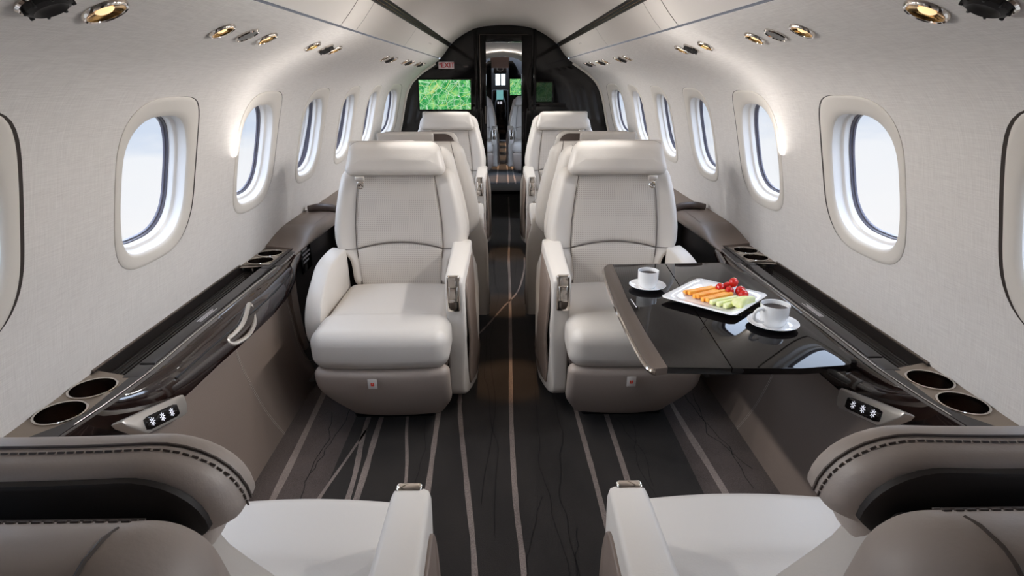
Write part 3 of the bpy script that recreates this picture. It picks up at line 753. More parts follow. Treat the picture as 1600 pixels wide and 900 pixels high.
# ------------------------------------------------------------------ seats
def make_seat(a, near=False, name='cabin_seat'):
    """local frame: seat faces -y, floor z=0; a=+1 puts the aisle armrest at +x"""
    root = bpy.data.objects.new(name, None); COL.objects.link(root); root.empty_display_size = .1
    # pedestal
    B().rbox((0, .04, .055), (.34, .34, .11), .015, 2).rbox((0, .06, .17), (.44, .44, .14), .03, 3).build('pedestal', M['black_matte'], root)
    # seat shell / back
    HW = [(.44, .225), (.56, .235), (.60, .25), (.625, .292), (.66, .302), (.72, .301), (.80, .288), (.88, .270), (.95, .252), (1.02, .236), (1.06, .222)]
    def ybase(z): return .012 * 0 + .06 * (z - .46)          # lean of the back
    HB = [(.44, .225), (.60, .25), (.66, .300), (.80, .285), (.85, .235), (.90, .185), (.95, .17), (1.0, .16)] if near else HW
    def wshell(x, y, z):
        zz = z + .75; f = interp(HW, zz) / .30
        fr = abs(x) / .30
        yy = y + .405 + ybase(zz) - .045 * sm(.0, 1, (zz - .5) / .5) * 0
        yy -= .03 * (1 - fr ** 2) * (y > 0) * -1 * 0
        # rounded back face, fuller in the middle
        if y > 0: yy += .035 * (1 - fr ** 2) * (1 - sm(.9, 1.07, zz) * .5)
        return (x * f, yy, z)
    B().rbox((0, -.01, .75), (.60, .11, .62), .053, 6, (14, 1, 16), wshell).build('back_shell', M['leather'] if not near else M['leather_shaded'], root, angle=80)
    def SH(x, y, z): return Vector(wshell(x, y, z)) + Vector((0, -.01, .75))
    # front bolsters, one U-shaped upholstered body
    def wbol(x, y, z):
        zz = z + .715; f = interp(HB, zz) / .30
        yy = y + .305 + ybase(zz)
        fr = abs(x) / .30
        if y < 0: yy += -.016 * sm(.66, .92, fr) + .012 * (1 - sm(0, .5, fr)) + .02 * sm(.93, 1.0, fr)
        yy += .012 * sm(.88, .97, zz)
        return (x * f * .985, yy, z)
    B().rbox((0, 0, .715), (.60, .12, .52), .045, 6, (24, 1, 20), wbol).build('backrest', M['leather'], root, angle=80)
    # perforated centre panels, slightly proud with rounded edges
    CW = [(.44, .176), (.55, .182), (.65, .190), (.75, .187), (.85, .15 if near else .176), (.95, .11 if near else .162)]
    def arch(x): return .632 + .028 * (1 - (x / .19) ** 2)
    def panel(z0, z1, n, name, lowarch, higharch):
        H = z1 - z0
        def wp(x, y, z):
            u = (z + .5)                                     # 0..1
            za = arch(x) + .002 if lowarch else z0
            zb = arch(x) - .002 if higharch else z1
            zz = za + (zb - za) * u; f = interp(CW, zz) / .19
            fr = abs(x) / .19
            yy = y + .247 + ybase(zz) + .004 * (1 - fr ** 2) - .010 * math.exp(-((zz - .56) / .09) ** 2)
            return (x * f, yy, zz)
        b = B()
        # build a unit-height rounded slab by hand so the rounding stays even
        nx, nz = 20, 14; e = .010
        def g(i, n_): return i / n_
        rows_f = []
        for j in range(-2, nz + 3):
            row = []
            for i in range(-2, nx + 3):
                uu = max(0, min(1, j / nz)); xx = max(0, min(1, i / nx)) * .38 - .19
                over = (i < 0 or i > nx, j < 0 or j > nz)
                dep = 0
                if i < 0 or i > nx: dep = max(dep, 1 if (i == -1 or i == nx + 1) else 2)
                if j < 0 or j > nz: dep = max(dep, 1 if (j == -1 or j == nz + 1) else 2)
                p = Vector(wp(xx, -.006, uu - .5))
                shrink = {0: .004, 1: .0012, 2: 0}[dep]
                cx_, cz_ = 0, (z0 + z1) / 2
                if i <= 0 or i >= nx: p.x -= math.copysign(shrink, p.x)
                if j <= 0: p.z += shrink
                if j >= nz: p.z -= shrink
                p.y += {0: 0, 1: .0022, 2: .016}[dep]
                row.append(p)
            rows_f.append(row)
        b.grid(rows_f)
        return b.build(name, M['perf'], root, angle=70)
    panel(.655, .955, 0, 'back_panel', True, False)
    panel(.44, .655, 0, 'lumbar_panel', False, True)
    m = B()
    for s_ in (-1, 1):
        m.tube([(s_ * (interp(CW, z) + .003), -.0060 + .246 + ybase(z), z) for z in [.45 + .5 * i / 20 for i in range(21)]], .0019, 6)
    m.tube([(x, .2395 + ybase(arch(x)), arch(x)) for x in [-.19 + .38 * i / 20 for i in range(21)]], .002, 6)
    for s_ in (-1, 1): m.tube([(s_ * x, .2455 + ybase(.63) - .013 * sm(.14, .26, x) + .004 * sm(.26, .3, x), .632 - .02 * (x - .19)) for x in [.19 + .095 * i / 8 for i in range(9)]], .0016, 6)
    m.build('seam_piping', M['seam'], root)
    # headrest
    dz = -.052 if near else 0
    def rr_xz(hb, ht, z0, z1, rb, rt):
        pts = []
        for (cx_, cz_, r_, a0) in ((ht - rt, z1 - rt, rt, 0), (-(ht - rt), z1 - rt, rt, 90), (-(hb - rb), z0 + rb, rb, 180), (hb - rb, z0 + rb, rb, 270)):
            for k in range(9):
                t = math.radians(a0 + 90 * k / 8); pts.append((cx_ + r_ * math.cos(t), cz_ + r_ * math.sin(t)))
        # add points along the long edges so the pillow can curve
        out_ = []
        for i, p in enumerate(pts):
            q = pts[(i + 1) % len(pts)]; out_.append(p)
            if math.dist(p, q) > .06:
                for k in range(1, 8): out_.append((p[0] + (q[0] - p[0]) * k / 8, p[1] + (q[1] - p[1]) * k / 8))
        return out_
    def pillow(hb, ht, z0, z1, rb, rt, y0, th, r):
        zc = (z0 + z1) / 2; rings = []
        def ringat(y, ins):
            R_ = []
            for x, z in rr_xz(hb, ht, z0, z1, rb, rt):
                fx = 1 - ins / hb; fz = 1 - ins / ((z1 - z0) / 2)
                x_, z_ = x * fx, zc + (z - zc) * fz
                R_.append((x_, y - .016 * (abs(x_) / .22) ** 2.5 + .14 * (z_ - zc), z_))
            return R_
        for k in range(7):
            t = PI / 2 * k / 6; rings.append(ringat(y0 + r - r * math.sin(t) - .0, r * (1 - math.cos(t)) if k else 0))
        front = rings[::-1]
        inner = [ringat(y0 - .004 * (1 - f), r + ((z1 - z0) / 2 - r) * (1 - f)) for f in (.15, .45, .75)]
        back = [ringat(y0 + th - r * .6 + r * .6 * math.sin(PI / 2 * k / 4), r * .6 * (1 - math.cos(PI / 2 * k / 4))) for k in range(5)]
        return B().loft(inner + front + back)
    dz = -.052 if near else 0
    HWb, HWt = (.172, .198) if near else (.213, .197)
    hp = pillow(HWb, HWt, .955 + dz, 1.095 + dz, .055 if near else .030, .072 if near else .045, .243, .082, .034).build('headrest', M['leather'] if not near else M['leather_shaded'], root, angle=80)
    kb, kt, kr = (.158, .182, .060) if near else (.188, .182, .050)
    def dk(y, k): return [(x, y - .016 * (abs(x) / .22) ** 2.5 + .14 * (z - 1.025), z + dz) for x, z in rr_xz(kb - k, kt - k, .960 + k, 1.088 - k, .045, kr)]
    B().loft([dk(.323, 0), dk(.330, 0), dk(.332, .003)]).build('headrest_back', M['dark_cav'] if near else M['taupe_dark'], hp, angle=50)
    if not near:
        B().rbox((-a * .062, .338, 1.045), (.285, .030, .098), .012, 4, (4, 1, 2), lambda x, y, z: (x, y - .016 * (abs(x - a * .062) / .22) ** 2.5 + .14 * z, z)).build('rear_pad', M['leather'], hp, angle=80)
    B().rbox((0, .362, .93), (.34, .06, .14 if near else .16), .012, 2).build('headrest_mount', M['dark_cav'], root)
    m = B(); zc_ = 1.025 + dz
    top = [p for p in rr_xz(HWb, HWt, .955 + dz, 1.095 + dz, .05, .072 if near else .045) if p[1] > (1.0225 if near else 1.0495) + dz]
    top = sorted(top, key=lambda p: -p[0])
    def hpt(p, y, e): return (p[0] * (1 + e), y - .016 * (abs(p[0]) / .22) ** 2.5 + .14 * (p[1] - zc_), zc_ + (p[1] - zc_) * (1 + e * 2))
    if near:
        m.tube([hpt(p, .284, .004) for p in top], .0015, 5); stitches(m, [hpt(p, .293, .004) for p in top], .008, .0013, .0056)
    else: m.tube([hpt(p, .284, .001) for p in top], .0010, 5)
    m.build('stitching', M['seam'], hp)
    m = B()
    def spt(x, d):
        an = math.radians(38 if near else 10) + d / .053; q = SH(x, -.002 - .0535 * math.sin(an), .257 + .0535 * math.cos(an)); return tuple(q)
    xs_ = [-.235 + .47 * i / 40 for i in range(41)]
    m.tube([spt(x, .0) for x in xs_], .0014, 5)
    if near: stitches(m, [spt(x, -.007) for x in xs_], .009, .0014, .006); stitches(m, [spt(x, .007) for x in xs_], .009, .0014, .006)
    for s_ in (-1, 1):
        vp = [SH(s_ * .235, .0555, -.2 + .45 * i / 12) for i in range(13)] + [SH(s_ * .235, .002 + .0535 * math.cos(t_), .257 + .0535 * math.sin(t_)) for t_ in [PI * .62 * k / 8 for k in range(9)]]
        m.tube(vp, .0018, 5)
    m.build('shell_stitching', M['seam'], root)
    # belt outlet under the headrest, on the window side
    hk = B().rbox((-a * .148, .226, .947), (.040, .014, .022), .005, 2).build('belt_guide', M['satin_metal'], root)
    m = B().rbox((-a * .146, .222, .925), (.026, .008, .020), .003, 2, rot=Matrix.Rotation(.2, 3, 'Y'))
    m.tube([(-a * .146 + .012 * math.cos(t), .217, .918 + .012 * math.sin(t)) for t in [2 * PI * i / 14 for i in range(14)]], .0028, 6, True)
    m.tube([(-a * .135, .217, .930), (-a * .155, .214, .906)], .003, 6); m.build('belt_tongue', M['chrome'], hk)
    # cushion
    def wc(x, y, z):
        yy = y - .04; zz = z; fx = abs(x) / .255
        if z > 0: zz += .006 * math.cos(fx * PI / 2) + .012 * sm(-.10, -.19, yy) - .0035 * math.exp(-((yy + .145) / .010) ** 2)
        if y < 0 and z < 0: yy += .02 * (-z / .08)
        if yy < -.2: yy -= .016 * math.cos(fx * PI / 2)
        return (x * (.985 if yy > -.15 else 1.0), yy, zz)
    cu = B().rbox((0, 0, .395), (.51, .63, .150), .055, 7, (12, 34, 1), wc).build('seat_cushion', M['leather'], root, angle=80)
    B().tube([(x, -.145, .4735 + .006 * math.cos(abs(x) / .255 * PI / 2) - (.004 if abs(x) < .2 else .004)) for x in [-.20 + .4 * i / 16 for i in range(17)]], .0014, 5).build('seam_piping', M['seam'], cu)
    # leg rest with a clipped lower outer corner
    def wl(x, y, z):
        u = (.145 - z) / .29                                # 0 top .. 1 bottom
        o = -a * x                                          # >0 towards the window
        lim = .253 if o < 0 else .253
        red = (.105 * sm(.25, 1.0, u) if o > 0 else .045 * sm(.55, 1.0, u))
        xx = x * (1 - red / .253)
        yy = y + .15 * u ** 1.5 - .02 * math.cos(x / .25 * PI / 2) - .01 * math.sin(PI * u)
        return (xx, yy, z)
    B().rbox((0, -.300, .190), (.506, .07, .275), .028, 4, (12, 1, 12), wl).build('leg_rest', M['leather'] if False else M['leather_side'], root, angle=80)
    tg = B().rbox((-a * .0 + (-.03 if a > 0 else .03) * -1 * 0 - .025, -.372, .290), (.034, .002, .042), .0008, 1, rot=Matrix.Rotation(.1, 3, 'X')).build('tag', M['tag'], root)
    m = B()
    for q in (-.0035, .0035): m.rbox((-.025 + q, -.3735, .289), (.005, .001, .012), .0005, 1)
    m.rbox((-.025, -.3735, .2845), (.010, .001, .005), .0005, 1); m.build('emblem', M['logo'], tg)
    # aisle armrest: slab with control at the front, inset panel on the aisle face
    x0, x1 = .236, .306
    xc = a * (x0 + x1) / 2
    poly = []
    # y-z outline
    out = catmull([(.30, .10), (-.06, .10), (-.130, .115), (-.142, .18), (-.158, .35), (-.176, .50), (-.186, .60), (-.178, .628), (-.15, .640), (.0, .650), (.20, .662), (.30, .66), (.315, .60), (.31, .3)], 4)
    def slab(outl, xa, xb, bev):
        cy = sum(p[0] for p in outl) / len(outl); cz = sum(p[1] for p in outl) / len(outl)
        rings = []
        for x, k in ((xa, bev), (xa + bev * .3, bev * .3), (xa + bev, 0), (xb - bev, 0), (xb - bev * .3, bev * .3), (xb, bev)):
            r_ = []
            for y, z in outl:
                d = Vector((cy - y, cz - z)); L = max(d.length, 1e-6); r_.append((x, y + d.x / L * k, z + d.y / L * k))
            rings.append(r_)
        return B().loft(rings)
    b = slab(out, x0, x1, .012)
    # taper lower front inboard so the post is slim
    def flare(x, y, z):
        o_ = interp([(-.18, .306), (-.05, .312), (.1, .317), (.3, .317)], y) + .027 * sm(.625, .50, z) * sm(-.17, -.08, y) - .022 * sm(.4, .15, z) * (1 - sm(-.12, .02, y))
        return x0 + (x - x0) * (o_ - x0) / (x1 - x0)
    b.v = [(a * flare(x, y, z), y, z) for x, y, z in b.v]
    arm = b.build('armrest', M['leather'], root, angle=55)
    inn = catmull([(.27, .15), (-.04, .14), (-.09, .16), (-.115, .35), (-.135, .50), (-.125, .57), (-.09, .595), (.0, .602), (.27, .61)], 4)
    b = slab(inn, .302, .3085, .002); b.v = [(a * flare(x, y, z), y, z) for x, y, z in b.v]
    b.build('side_panel', M['taupe'], arm, angle=55)
    xc = a * .267
    m = B().rbox((xc, -.181, .572), (.050, .022, .142), .008, 3, rot=Matrix.Rotation(-.10, 3, 'X')); ct = m.build('control_plate', M['chrome'], arm)
    B().rbox((xc, -.193, .572), (.036, .010, .062), .006, 3, rot=Matrix.Rotation(-.22, 3, 'X')).build('lever', M['chrome'], ct)
    B().rbox((xc, -.186, .522), (.036, .010, .020), .004, 2, rot=Matrix.Rotation(.35, 3, 'X')).build('lever_lip', M['taupe_metal'], ct)
    # window-side armrest: curved padded wing
    wo = catmull([(.28, .632), (.20, .632), (.085, .612), (0, .572), (-.085, .518), (-.130, .455), (-.137, .40), (-.115, .347), (-.05, .335), (.28, .335), (.30, .45)], 5)
    b = slab(wo, .256, .330, .009)
    def wing(x, y, z):
        return (-a * (x - .018 * sm(.05, .28, y)), y + .03 * (.330 - x) / .074 * -1, z)
    b.v = [wing(*p) for p in b.v]
    b.build('armrest', M['leather'], root, angle=55)
    # seat frame skirt
    B().rbox((0, .05, .30), (.47, .46, .10), .02, 3).build('seat_frame', M['taupe_dark'], root)
    return root

protoA = make_seat(1); protoB = make_seat(-1)
nearA = make_seat(1, True); nearB = make_seat(-1, True)
used = set()
SX = .466
seatlist = [
    (protoA, -.488, 2.35, 0, 'ivory leather seat facing us on the left, with clear view of its cushion and tag'),
    (protoB, SX, 2.35, 0, 'ivory leather seat facing us on the right, behind the black table'),
    (protoB, -SX + .015, 3.43, PI, 'ivory seat facing forward on the left, its back against the nearer left seat'),
    (protoA, SX - .025, 3.43, PI, 'ivory seat facing forward on the right, its back against the nearer right seat'),
    (protoA, -SX, 4.75, 0, 'ivory seat facing us on the left just below the large green screen'),
    (protoB, SX, 4.75, 0, 'ivory seat facing us on the right against the plain black bulkhead'),
    (protoA, -.405, 9.2, 0, 'small distant ivory seat seen through the doorway on the left'),
    (protoB, .385, 9.2, 0, 'small distant ivory seat seen through the doorway on the right, below the small green screen'),
    (nearB, -.475, .755, PI, 'foreground seat at bottom left seen from behind its stitched headrest'),
    (nearA, SX, .755, PI, 'foreground seat at bottom right seen from behind its stitched headrest'),
]
for pr, x, y, rz, lb in seatlist:
    s = pr if pr.name not in used else copy_tree(pr)
    used.add(pr.name); s.location = (x, y, 0); s.rotation_euler = (0, 0, rz)
    tag(s, lb, 'seat', 'ivory leather cabin seats')

# ------------------------------------------------------------------ fold-out table on the right with crockery
TZT = .640
def outline_round(P, r, n=5):
    out = []; N = len(P)
    for i in range(N):
        p = Vector(P[i]); a = Vector(P[i - 1]) - p; b = Vector(P[(i + 1) % N]) - p
        rr = r[i] if isinstance(r, (list, tuple)) else r
        if rr == 0: out.append(tuple(p)); continue
        a = a.normalized() * rr; b = b.normalized() * rr
        for k in range(n + 1):
            t = k / n; q = (p + a) * (1 - t) ** 2 + p * 2 * t * (1 - t) + (p + b) * t * t; out.append(tuple(q))
    return out
T = empty('fold_out_table', (.63, 1.85, .6), 'black glossy fold-out table with metal edge, carrying cups and a fruit plate', 'table')
toff = Vector((-.63, -1.85, -.6))
def tb(m, name, mt, parent=T, **k):
    m.v = [tuple(Vector(p) + toff) for p in m.v]; return m.build(name, mt, parent, **k)
fold = [(.627, 2.322), (.560, 1.392)]
left = [(.412, 2.318)] + [fold[0], fold[1]] + [(.395, 1.400)] + [(.390, 1.63), (.392, 1.9), (.405, 2.15)]
tb(B().prism(outline_round(left[:1] + [(fold[0][0] - .0012, fold[0][1]), (fold[1][0] - .0012, fold[1][1])] + left[3:], 0), TZT - .018, TZT, .0015), 'inner_leaf', M['black_gloss'], angle=20)
right = [(fold[0][0] + .0012, fold[0][1]), (.872, 2.330), (.905, 2.10), (.912, 1.75), (.90, 1.46), (.885, 1.405), (.74, 1.388), (fold[1][0] + .0012, fold[1][1])]
tb(B().prism(outline_round(right, [0, .03, .02, 0, .02, .03, 0, 0]), TZT - .018, TZT, .0015), 'outer_leaf', M['black_gloss'], angle=20)
edge = catmull([(.400, 2.319), (.380, 2.295), (.366, 2.24), (.350, 2.05), (.342, 1.85), (.340, 1.63), (.343, 1.46), (.350, 1.405), (.362, 1.392)], 4)
inner = [(.4115, 2.319), (.404, 2.15), (.3912, 1.9), (.3890, 1.63), (.3942, 1.399)]
tb(B().prism(edge + inner[::-1], TZT - .020, TZT + .0005, .002), 'metal_edge', M['taupe_metal'], angle=25)
tb(B().tube([(x - .001, y, TZT - .010) for x, y in edge], .0065, 8), 'edge_bead', M['chrome'])
tb(B().rbox((.404, 1.87, TZT + .0006), (.003, .075, .001), .0003, 1, rz=.04), 'edge_mark', M['print'])
for yb in (1.50, 2.20): tb(B().rbox((.905, yb, .610), (.05, .09, .035), .008, 3), 'support_bracket', M['black_gloss'])

def cup(x, y, r, h, ang, label, sl):
    s = empty('saucer', (x, y, TZT + .0005), sl, 'saucer', 'white saucers on the table')
    R_ = r * 1.78
    B().lathe((0, 0, 0), [(R_ * .50, .0), (R_ * .52, .0015), (R_ * .75, .006), (R_ * .98, .0135), (R_, .0150), (R_ * .985, .0162), (R_ * .78, .0100), (R_ * .55, .0048), (R_ * .50, .0050), (.0001, .0048)], 48).build('dish', M['china'], s)
    c = empty('coffee_cup', (x, y, TZT + .0055), label, 'cup', 'white coffee cups on the table')
    B().lathe((0, 0, 0), [(.0001, .001), (r * .62, .001), (r * .70, .0), (r * .74, .002), (r * .90, h * .16), (r * .97, h * .4), (r, h * .97), (r * .99, h), (r * .95, h * .99), (r * .93, h * .9), (r * .90, h * .45), (r * .8, h * .15), (.0001, h * .1)], 48).build('bowl', M['china'], c)
    B().lathe((0, 0, 0), [(r * .925, h * .80), (.0001, h * .80)], 32).build('coffee', M['coffee'], c)
    d = Vector((math.cos(ang), math.sin(ang), 0))
    pts = [d * (r * .93) + Vector((0, 0, h * .80)), d * (r * 1.35) + Vector((0, 0, h * .86)), d * (r * 1.72) + Vector((0, 0, h * .70)), d * (r * 1.68) + Vector((0, 0, h * .42)), d * (r * 1.30) + Vector((0, 0, h * .24)), d * (r * .92) + Vector((0, 0, h * .20))]
    B().tube(catmull([tuple(p) for p in pts], 5), r * .125, 10).build('handle', M['china'], c)
cup(.484, 2.02, .0365, .062, .9, 'white coffee cup on the far left corner of the table', 'white saucer on the far left corner of the table')
cup(.783, 1.668, .0420, .066, 3.45, 'white coffee cup with visible handle, nearer the window', 'white saucer nearer the window, under the cup with visible handle')

pc = Vector((.681, 1.892)); pa = math.atan2(2.105 - 1.907, .704 - .512)
P = empty('square_plate', (pc.x, pc.y, TZT + .0005), 'square white plate of carrot, melon and tomatoes in the middle of the table', 'plate')
P.rotation_euler = (0, 0, pa)
b = B(); rg = []
for hw, z, n in ((.075, 0, 8), (.080, .001, 8), (.105, .010, 11), (.1325, .0165, 16), (.1345, .0175, 16), (.1325, .0190, 16), (.098, .0125, 12), (.088, .0050, 9), (.07, .0040, 8)):
    rg.append([(p * 1.02, q * .97, z) for p, q in sup(hw, hw, n, 64)])
b.grid(rg, True); b.add(rg[-1], [tuple(range(64))]); b.build('dish', M['china'], P, angle=50)
def loc2(u, v, z): # plate-relative position in world axes
    return (pc.x + u, pc.y + v, TZT + z)
def stick(u, v, ang, L, w, h, z, m_, label, nm, cat, grp, tilt=0):
    bb = B().rbox((0, 0, 0), (L, w, h), .0022, 2, (6, 1, 1), lambda x, y, zz: (x, y * (1 - .12 * x / L), zz * (1 - .1 * x / L) + .0))
    o = bb.build(nm, m_); o.location = loc2(u, v, z); o.rotation_euler = (0, -tilt, ang); tag(o, label, cat, grp); return o
ca = .42
cl = ['topmost back carrot stick on the plate', 'second carrot stick from the back of the plate', 'third carrot stick from the back of the plate', 'fourth carrot stick from the back of the plate', 'fifth carrot stick from the back, long orange one', 'front carrot stick, next to the green melon']
for i in range(6):
    stick(-.034 + .009 * i, .066 - .0165 * i, ca + random.uniform(-.08, .08), .120 - .003 * (i % 2), .013, .013, .0145 + (.004 if i % 2 else 0), M['carrot'], cl[i], 'carrot_stick', 'carrot', 'carrot sticks on the plate', .02)
ml = ['pale green melon stick next to the carrots', 'middle pale green melon stick on the plate', 'green-edged melon stick near the front of the plate']
for i in range(3):
    stick(.020 + .011 * i, -.036 - .0165 * i, ca + .05 * i, .115 - .01 * i, .0145, .014, .0150, M['melon'], ml[i], 'melon_stick', 'melon', 'melon sticks on the plate', .0)
bb = B().rbox((0, 0, 0), (.085, .042, .024), .010, 4, (6, 3, 1), lambda x, y, z: (x, y + .01 * (1 - (x / .035) ** 2), z * (1 - .3 * (y / .017))))
o = bb.build('melon_wedge', M['melon']); o.location = loc2(.066, -.078, .0240); o.rotation_euler = (0, 0, .7); tag(o, 'thick pale melon wedge at the front corner of the plate', 'melon')
tl = ['cherry tomato at the left of the bunch', 'topmost back cherry tomato of the bunch', 'right hand cherry tomato of the bunch', 'lowest front cherry tomato of the bunch', 'small cherry tomato in the middle of the bunch', 'cherry tomato resting on top of the bunch']
for i, (u, v, z, r) in enumerate([(.040, .062, .023, .0165), (.068, .073, .023, .0165), (.098, .030, .0225, .0170), (.094, -.008, .0225, .0165), (.062, .034, .022, .0150), (.080, .052, .046, .0160)]):
    t = empty('cherry_tomato', loc2(u, v, z), tl[i], 'tomato', 'cherry tomatoes on the plate')
    B().lathe((0, 0, 0), [(max(.0001, r * math.sin(PI * k / 16)), -r * 1.06 * math.cos(PI * k / 16) - (.0015 * math.exp(-((PI - PI * k / 16) / .3) ** 2))) for k in range(17)], 24).build('skin', M['tomato'], t)
    B().lathe((0, 0, r * 1.02), [(.0014, 0), (.0012, .002), (.0001, .0022)], 8).build('stem_scar', M['melon'], t)

# ------------------------------------------------------------------ front bulkhead with doorway
YBH = 5.93
def bh_prof():
    P = []
    for i in range(0, 61):
        t = TMAX * i / 60; x, y, z = W(1, YBH + .02, t); P.append((x + .004, z))
    P = [(P[0][0], 0)] + P + [(.507, 1.621), (.478, 1.648)] + [(x, z) for x, z in CP if 0 <= x < .47][::-1]
    return P
BP = bh_prof()
DX0, DX1, DZ = -.168, .163, 1.662
m = B()
def half_at(z):
    lst = BP
    for a, b in zip(lst, lst[1:]):
        if (a[1] - z) * (b[1] - z) <= 0 and a[1] != b[1]: return a[0] + (b[0] - a[0]) * (z - a[1]) / (b[1] - a[1])
    return 0
zs = [0, .3, .5] + [.5 + (DZ - .5) * i / 50 for i in range(1, 51)]
for y in (YBH, YBH + .05):
    m.grid([[(-half_at(z), y, z), (DX0, y, z)] for z in zs]); m.grid([[(DX1, y, z), (half_at(z), y, z)] for z in zs])
    zt = [DZ + (1.804 - DZ) * i / 12 for i in range(13)]
    m.grid([[(-half_at(z), y, z), (half_at(z), y, z)] for z in zt])
m.add([(DX0, YBH, 0), (DX0, YBH, DZ), (DX0, YBH + .05, DZ), (DX0, YBH + .05, 0)], [(0, 1, 2, 3)])
m.add([(DX1, YBH, 0), (DX1, YBH, DZ), (DX1, YBH + .05, DZ), (DX1, YBH + .05, 0)], [(0, 1, 2, 3)])
m.add([(DX0, YBH, DZ), (DX1, YBH, DZ), (DX1, YBH + .05, DZ), (DX0, YBH + .05, DZ)], [(0, 1, 2, 3)])
WF = tag(m.build('wall_front', M['black_panel'], smooth=False), 'glossy black bulkhead at the front of the cabin with a central doorway', 'bulkhead', kind='structure')
m = B()
m.rbox((DX0 - .035, YBH - .006, .86), (.07, .02, 1.72), .005, 2).rbox((DX1 + .045, YBH - .006, .86), (.09, .02, 1.72), .005, 2).rbox(((DX0 + DX1) / 2, YBH - .006, 1.70), (DX1 - DX0, .02, .078), .005, 2)
o = m.build('door_1', M['black_gloss']); tag(o, 'black door frame around the opening to the forward cabin', 'door frame', kind='structure')
for px_ in (-.262, .282):
    B().rbox((px_, YBH - .016, .89), (.026, .036, 1.77), .008, 3).build('pilaster', M['black_gloss'], WF)
m = B().tube([(DX0 - .055, YBH - .018, .4), (DX0 - .055, YBH - .018, 1.722)], .002, 6).tube([(DX0 - .055, YBH - .018, 1.722), (DX1 + .055, YBH - .018, 1.722)], .002, 6); m.build('bright_line', M['taupe_metal'], o)
m = B().rbox((DX0 - .012, YBH - .02, 1.02), (.010, .012, .16), .003, 2); m.build('door_pull', M['taupe_metal'], o)
# rims where the side walls meet the bulkhead
for side, sn in ((-1, 'left'), (1, 'right')):
    m = B(); pts = []
    for i in range(30):
        t = t_of_z(.66) + (TMAX - .06 - t_of_z(.66)) * i / 29; p = W(side, 5.90, t, -.006); pts.append(p)
    m.tube(pts, .012, 8); trim(m, M['trimwhite'], 'slim ivory rim where the %s wall meets the black bulkhead' % sn)

def screen(x0, x1, z0, z1, y, mt, label, name='wall_screen'):
    s = empty(name, ((x0 + x1) / 2, y, (z0 + z1) / 2), label, 'screen')
    w, h_ = x1 - x0, z1 - z0
    B().rbox((0, 0, 0), (w + .03, .02, h_ + .03), .006, 2).build('bezel', M['black_gloss'], s)
    m = B().add([(-w / 2, -.0108, -h_ / 2), (w / 2, -.0108, -h_ / 2), (w / 2, -.0108, h_ / 2), (-w / 2, -.0108, h_ / 2)], [(0, 1, 2, 3)])
    m.build('display', mt, s, smooth=False)
screen(-.795, -.316, 1.072, 1.336, YBH - .012, M['screen'], 'large green map screen on the left of the black bulkhead')
screen(.30, .445, 1.14, 1.31, YBH - .012, M['screen_reflection'], 'dim green reflection of a screen, painted on the right of the black bulkhead')  # dim panel stands in for a screen's reflection in the lacquer

def textobj(txt, size, mt, parent, loc, rot=(PI / 2, 0, 0), name='lettering', offset=.0):
    cu = bpy.data.curves.new(name, 'FONT'); cu.body = txt; cu.size = size; cu.extrude = .0008; cu.offset = offset; cu.align_x = 'CENTER'; cu.align_y = 'CENTER'
    t = bpy.data.objects.new('tmp', cu); COL.objects.link(t)
    bpy.context.view_layer.update()
    me = bpy.data.meshes.new_from_object(t.evaluated_get(bpy.context.evaluated_depsgraph_get()))
    bpy.data.objects.remove(t); me.materials.clear(); me.materials.append(mt)
    o = bpy.data.objects.new(name, me); COL.objects.link(o); o.parent = parent; o.location = loc; o.rotation_euler = rot; return o
s = empty('exit_sign', (-.535, YBH - .008, 1.462), 'small white sign with red arrow and EXIT on the black bulkhead', 'sign')
B().rbox((0, 0, 0), (.142, .012, .060), .002, 2).build('plate', M['signwhite'], s)
textobj('EXIT', .060, M['red'], s, (.016, -.0072, -.0005), offset=.0012)
m = B()
for A_, B__ in (((-.060, -.0075, .016), (-.044, -.0075, .016)), ((-.060, -.0075, .016), (-.060, -.0075, .002)), ((-.060, -.0075, .016), (-.046, -.0075, .0)), ((-.046, -.0075, .0), (-.046, -.0075, -.022))): m.tube([A_, B__], .0026, 6)
m.build('arrow', M['red'], s)
s = bpy.data.objects.new('latch_plate', None); COL.objects.link(s); s.parent = WF; s.location = (-.355, YBH - .006, 1.452)
B().rbox((0, 0, 0), (.05, .008, .016), .004, 2).build('plate', M['charcoal'], s)
B().rbox((0, -.004, -.002), (.03, .004, .005), .0015, 2).build('slot', M['taupe_metal'], s)

# passage and forward cabin seen through the doorway
m = B()
for sx in (-.245, .245): m.rbox((sx * 1.6, 7.0, .9), (.29, 2.0, 1.8), .01, 1)
m.rbox((0, 7.0, 1.80), (1.1, 2.0, .02), .004, 1)
tag(m.build('wall_passage', M['black_panel'], smooth=False), 'black galley passage walls just beyond the doorway', 'passage wall', kind='structure')
m = B().rbox((0, 7.62, .022), (.50, .50, .044), .008, 2); o = m.build('trim_threshold', M['black_matte']); tag(o, 'low black threshold step beyond the doorway', 'threshold', kind='structure')
FP = [(.95, 0), (1.02, .3), (1.04, .6), (1.0, .95), (.92, 1.2), (.80, 1.38), (.62, 1.52), (.48, 1.66), (.30, 1.76), (0, 1.80)]
FPc = catmull(FP, 4); full = [(-x, z) for x, z in FPc] + [(x, z) for x, z in FPc[::-1][1:]]
m = B().grid([[(x, y, z) for x, z in full] for y in (7.99, 10, 12, 14.3)])
tag(m.build('wall_forward_cabin', M['ceil'], angle=60), 'ivory walls and ceiling of the forward cabin beyond the doorway', 'wall', kind='structure')
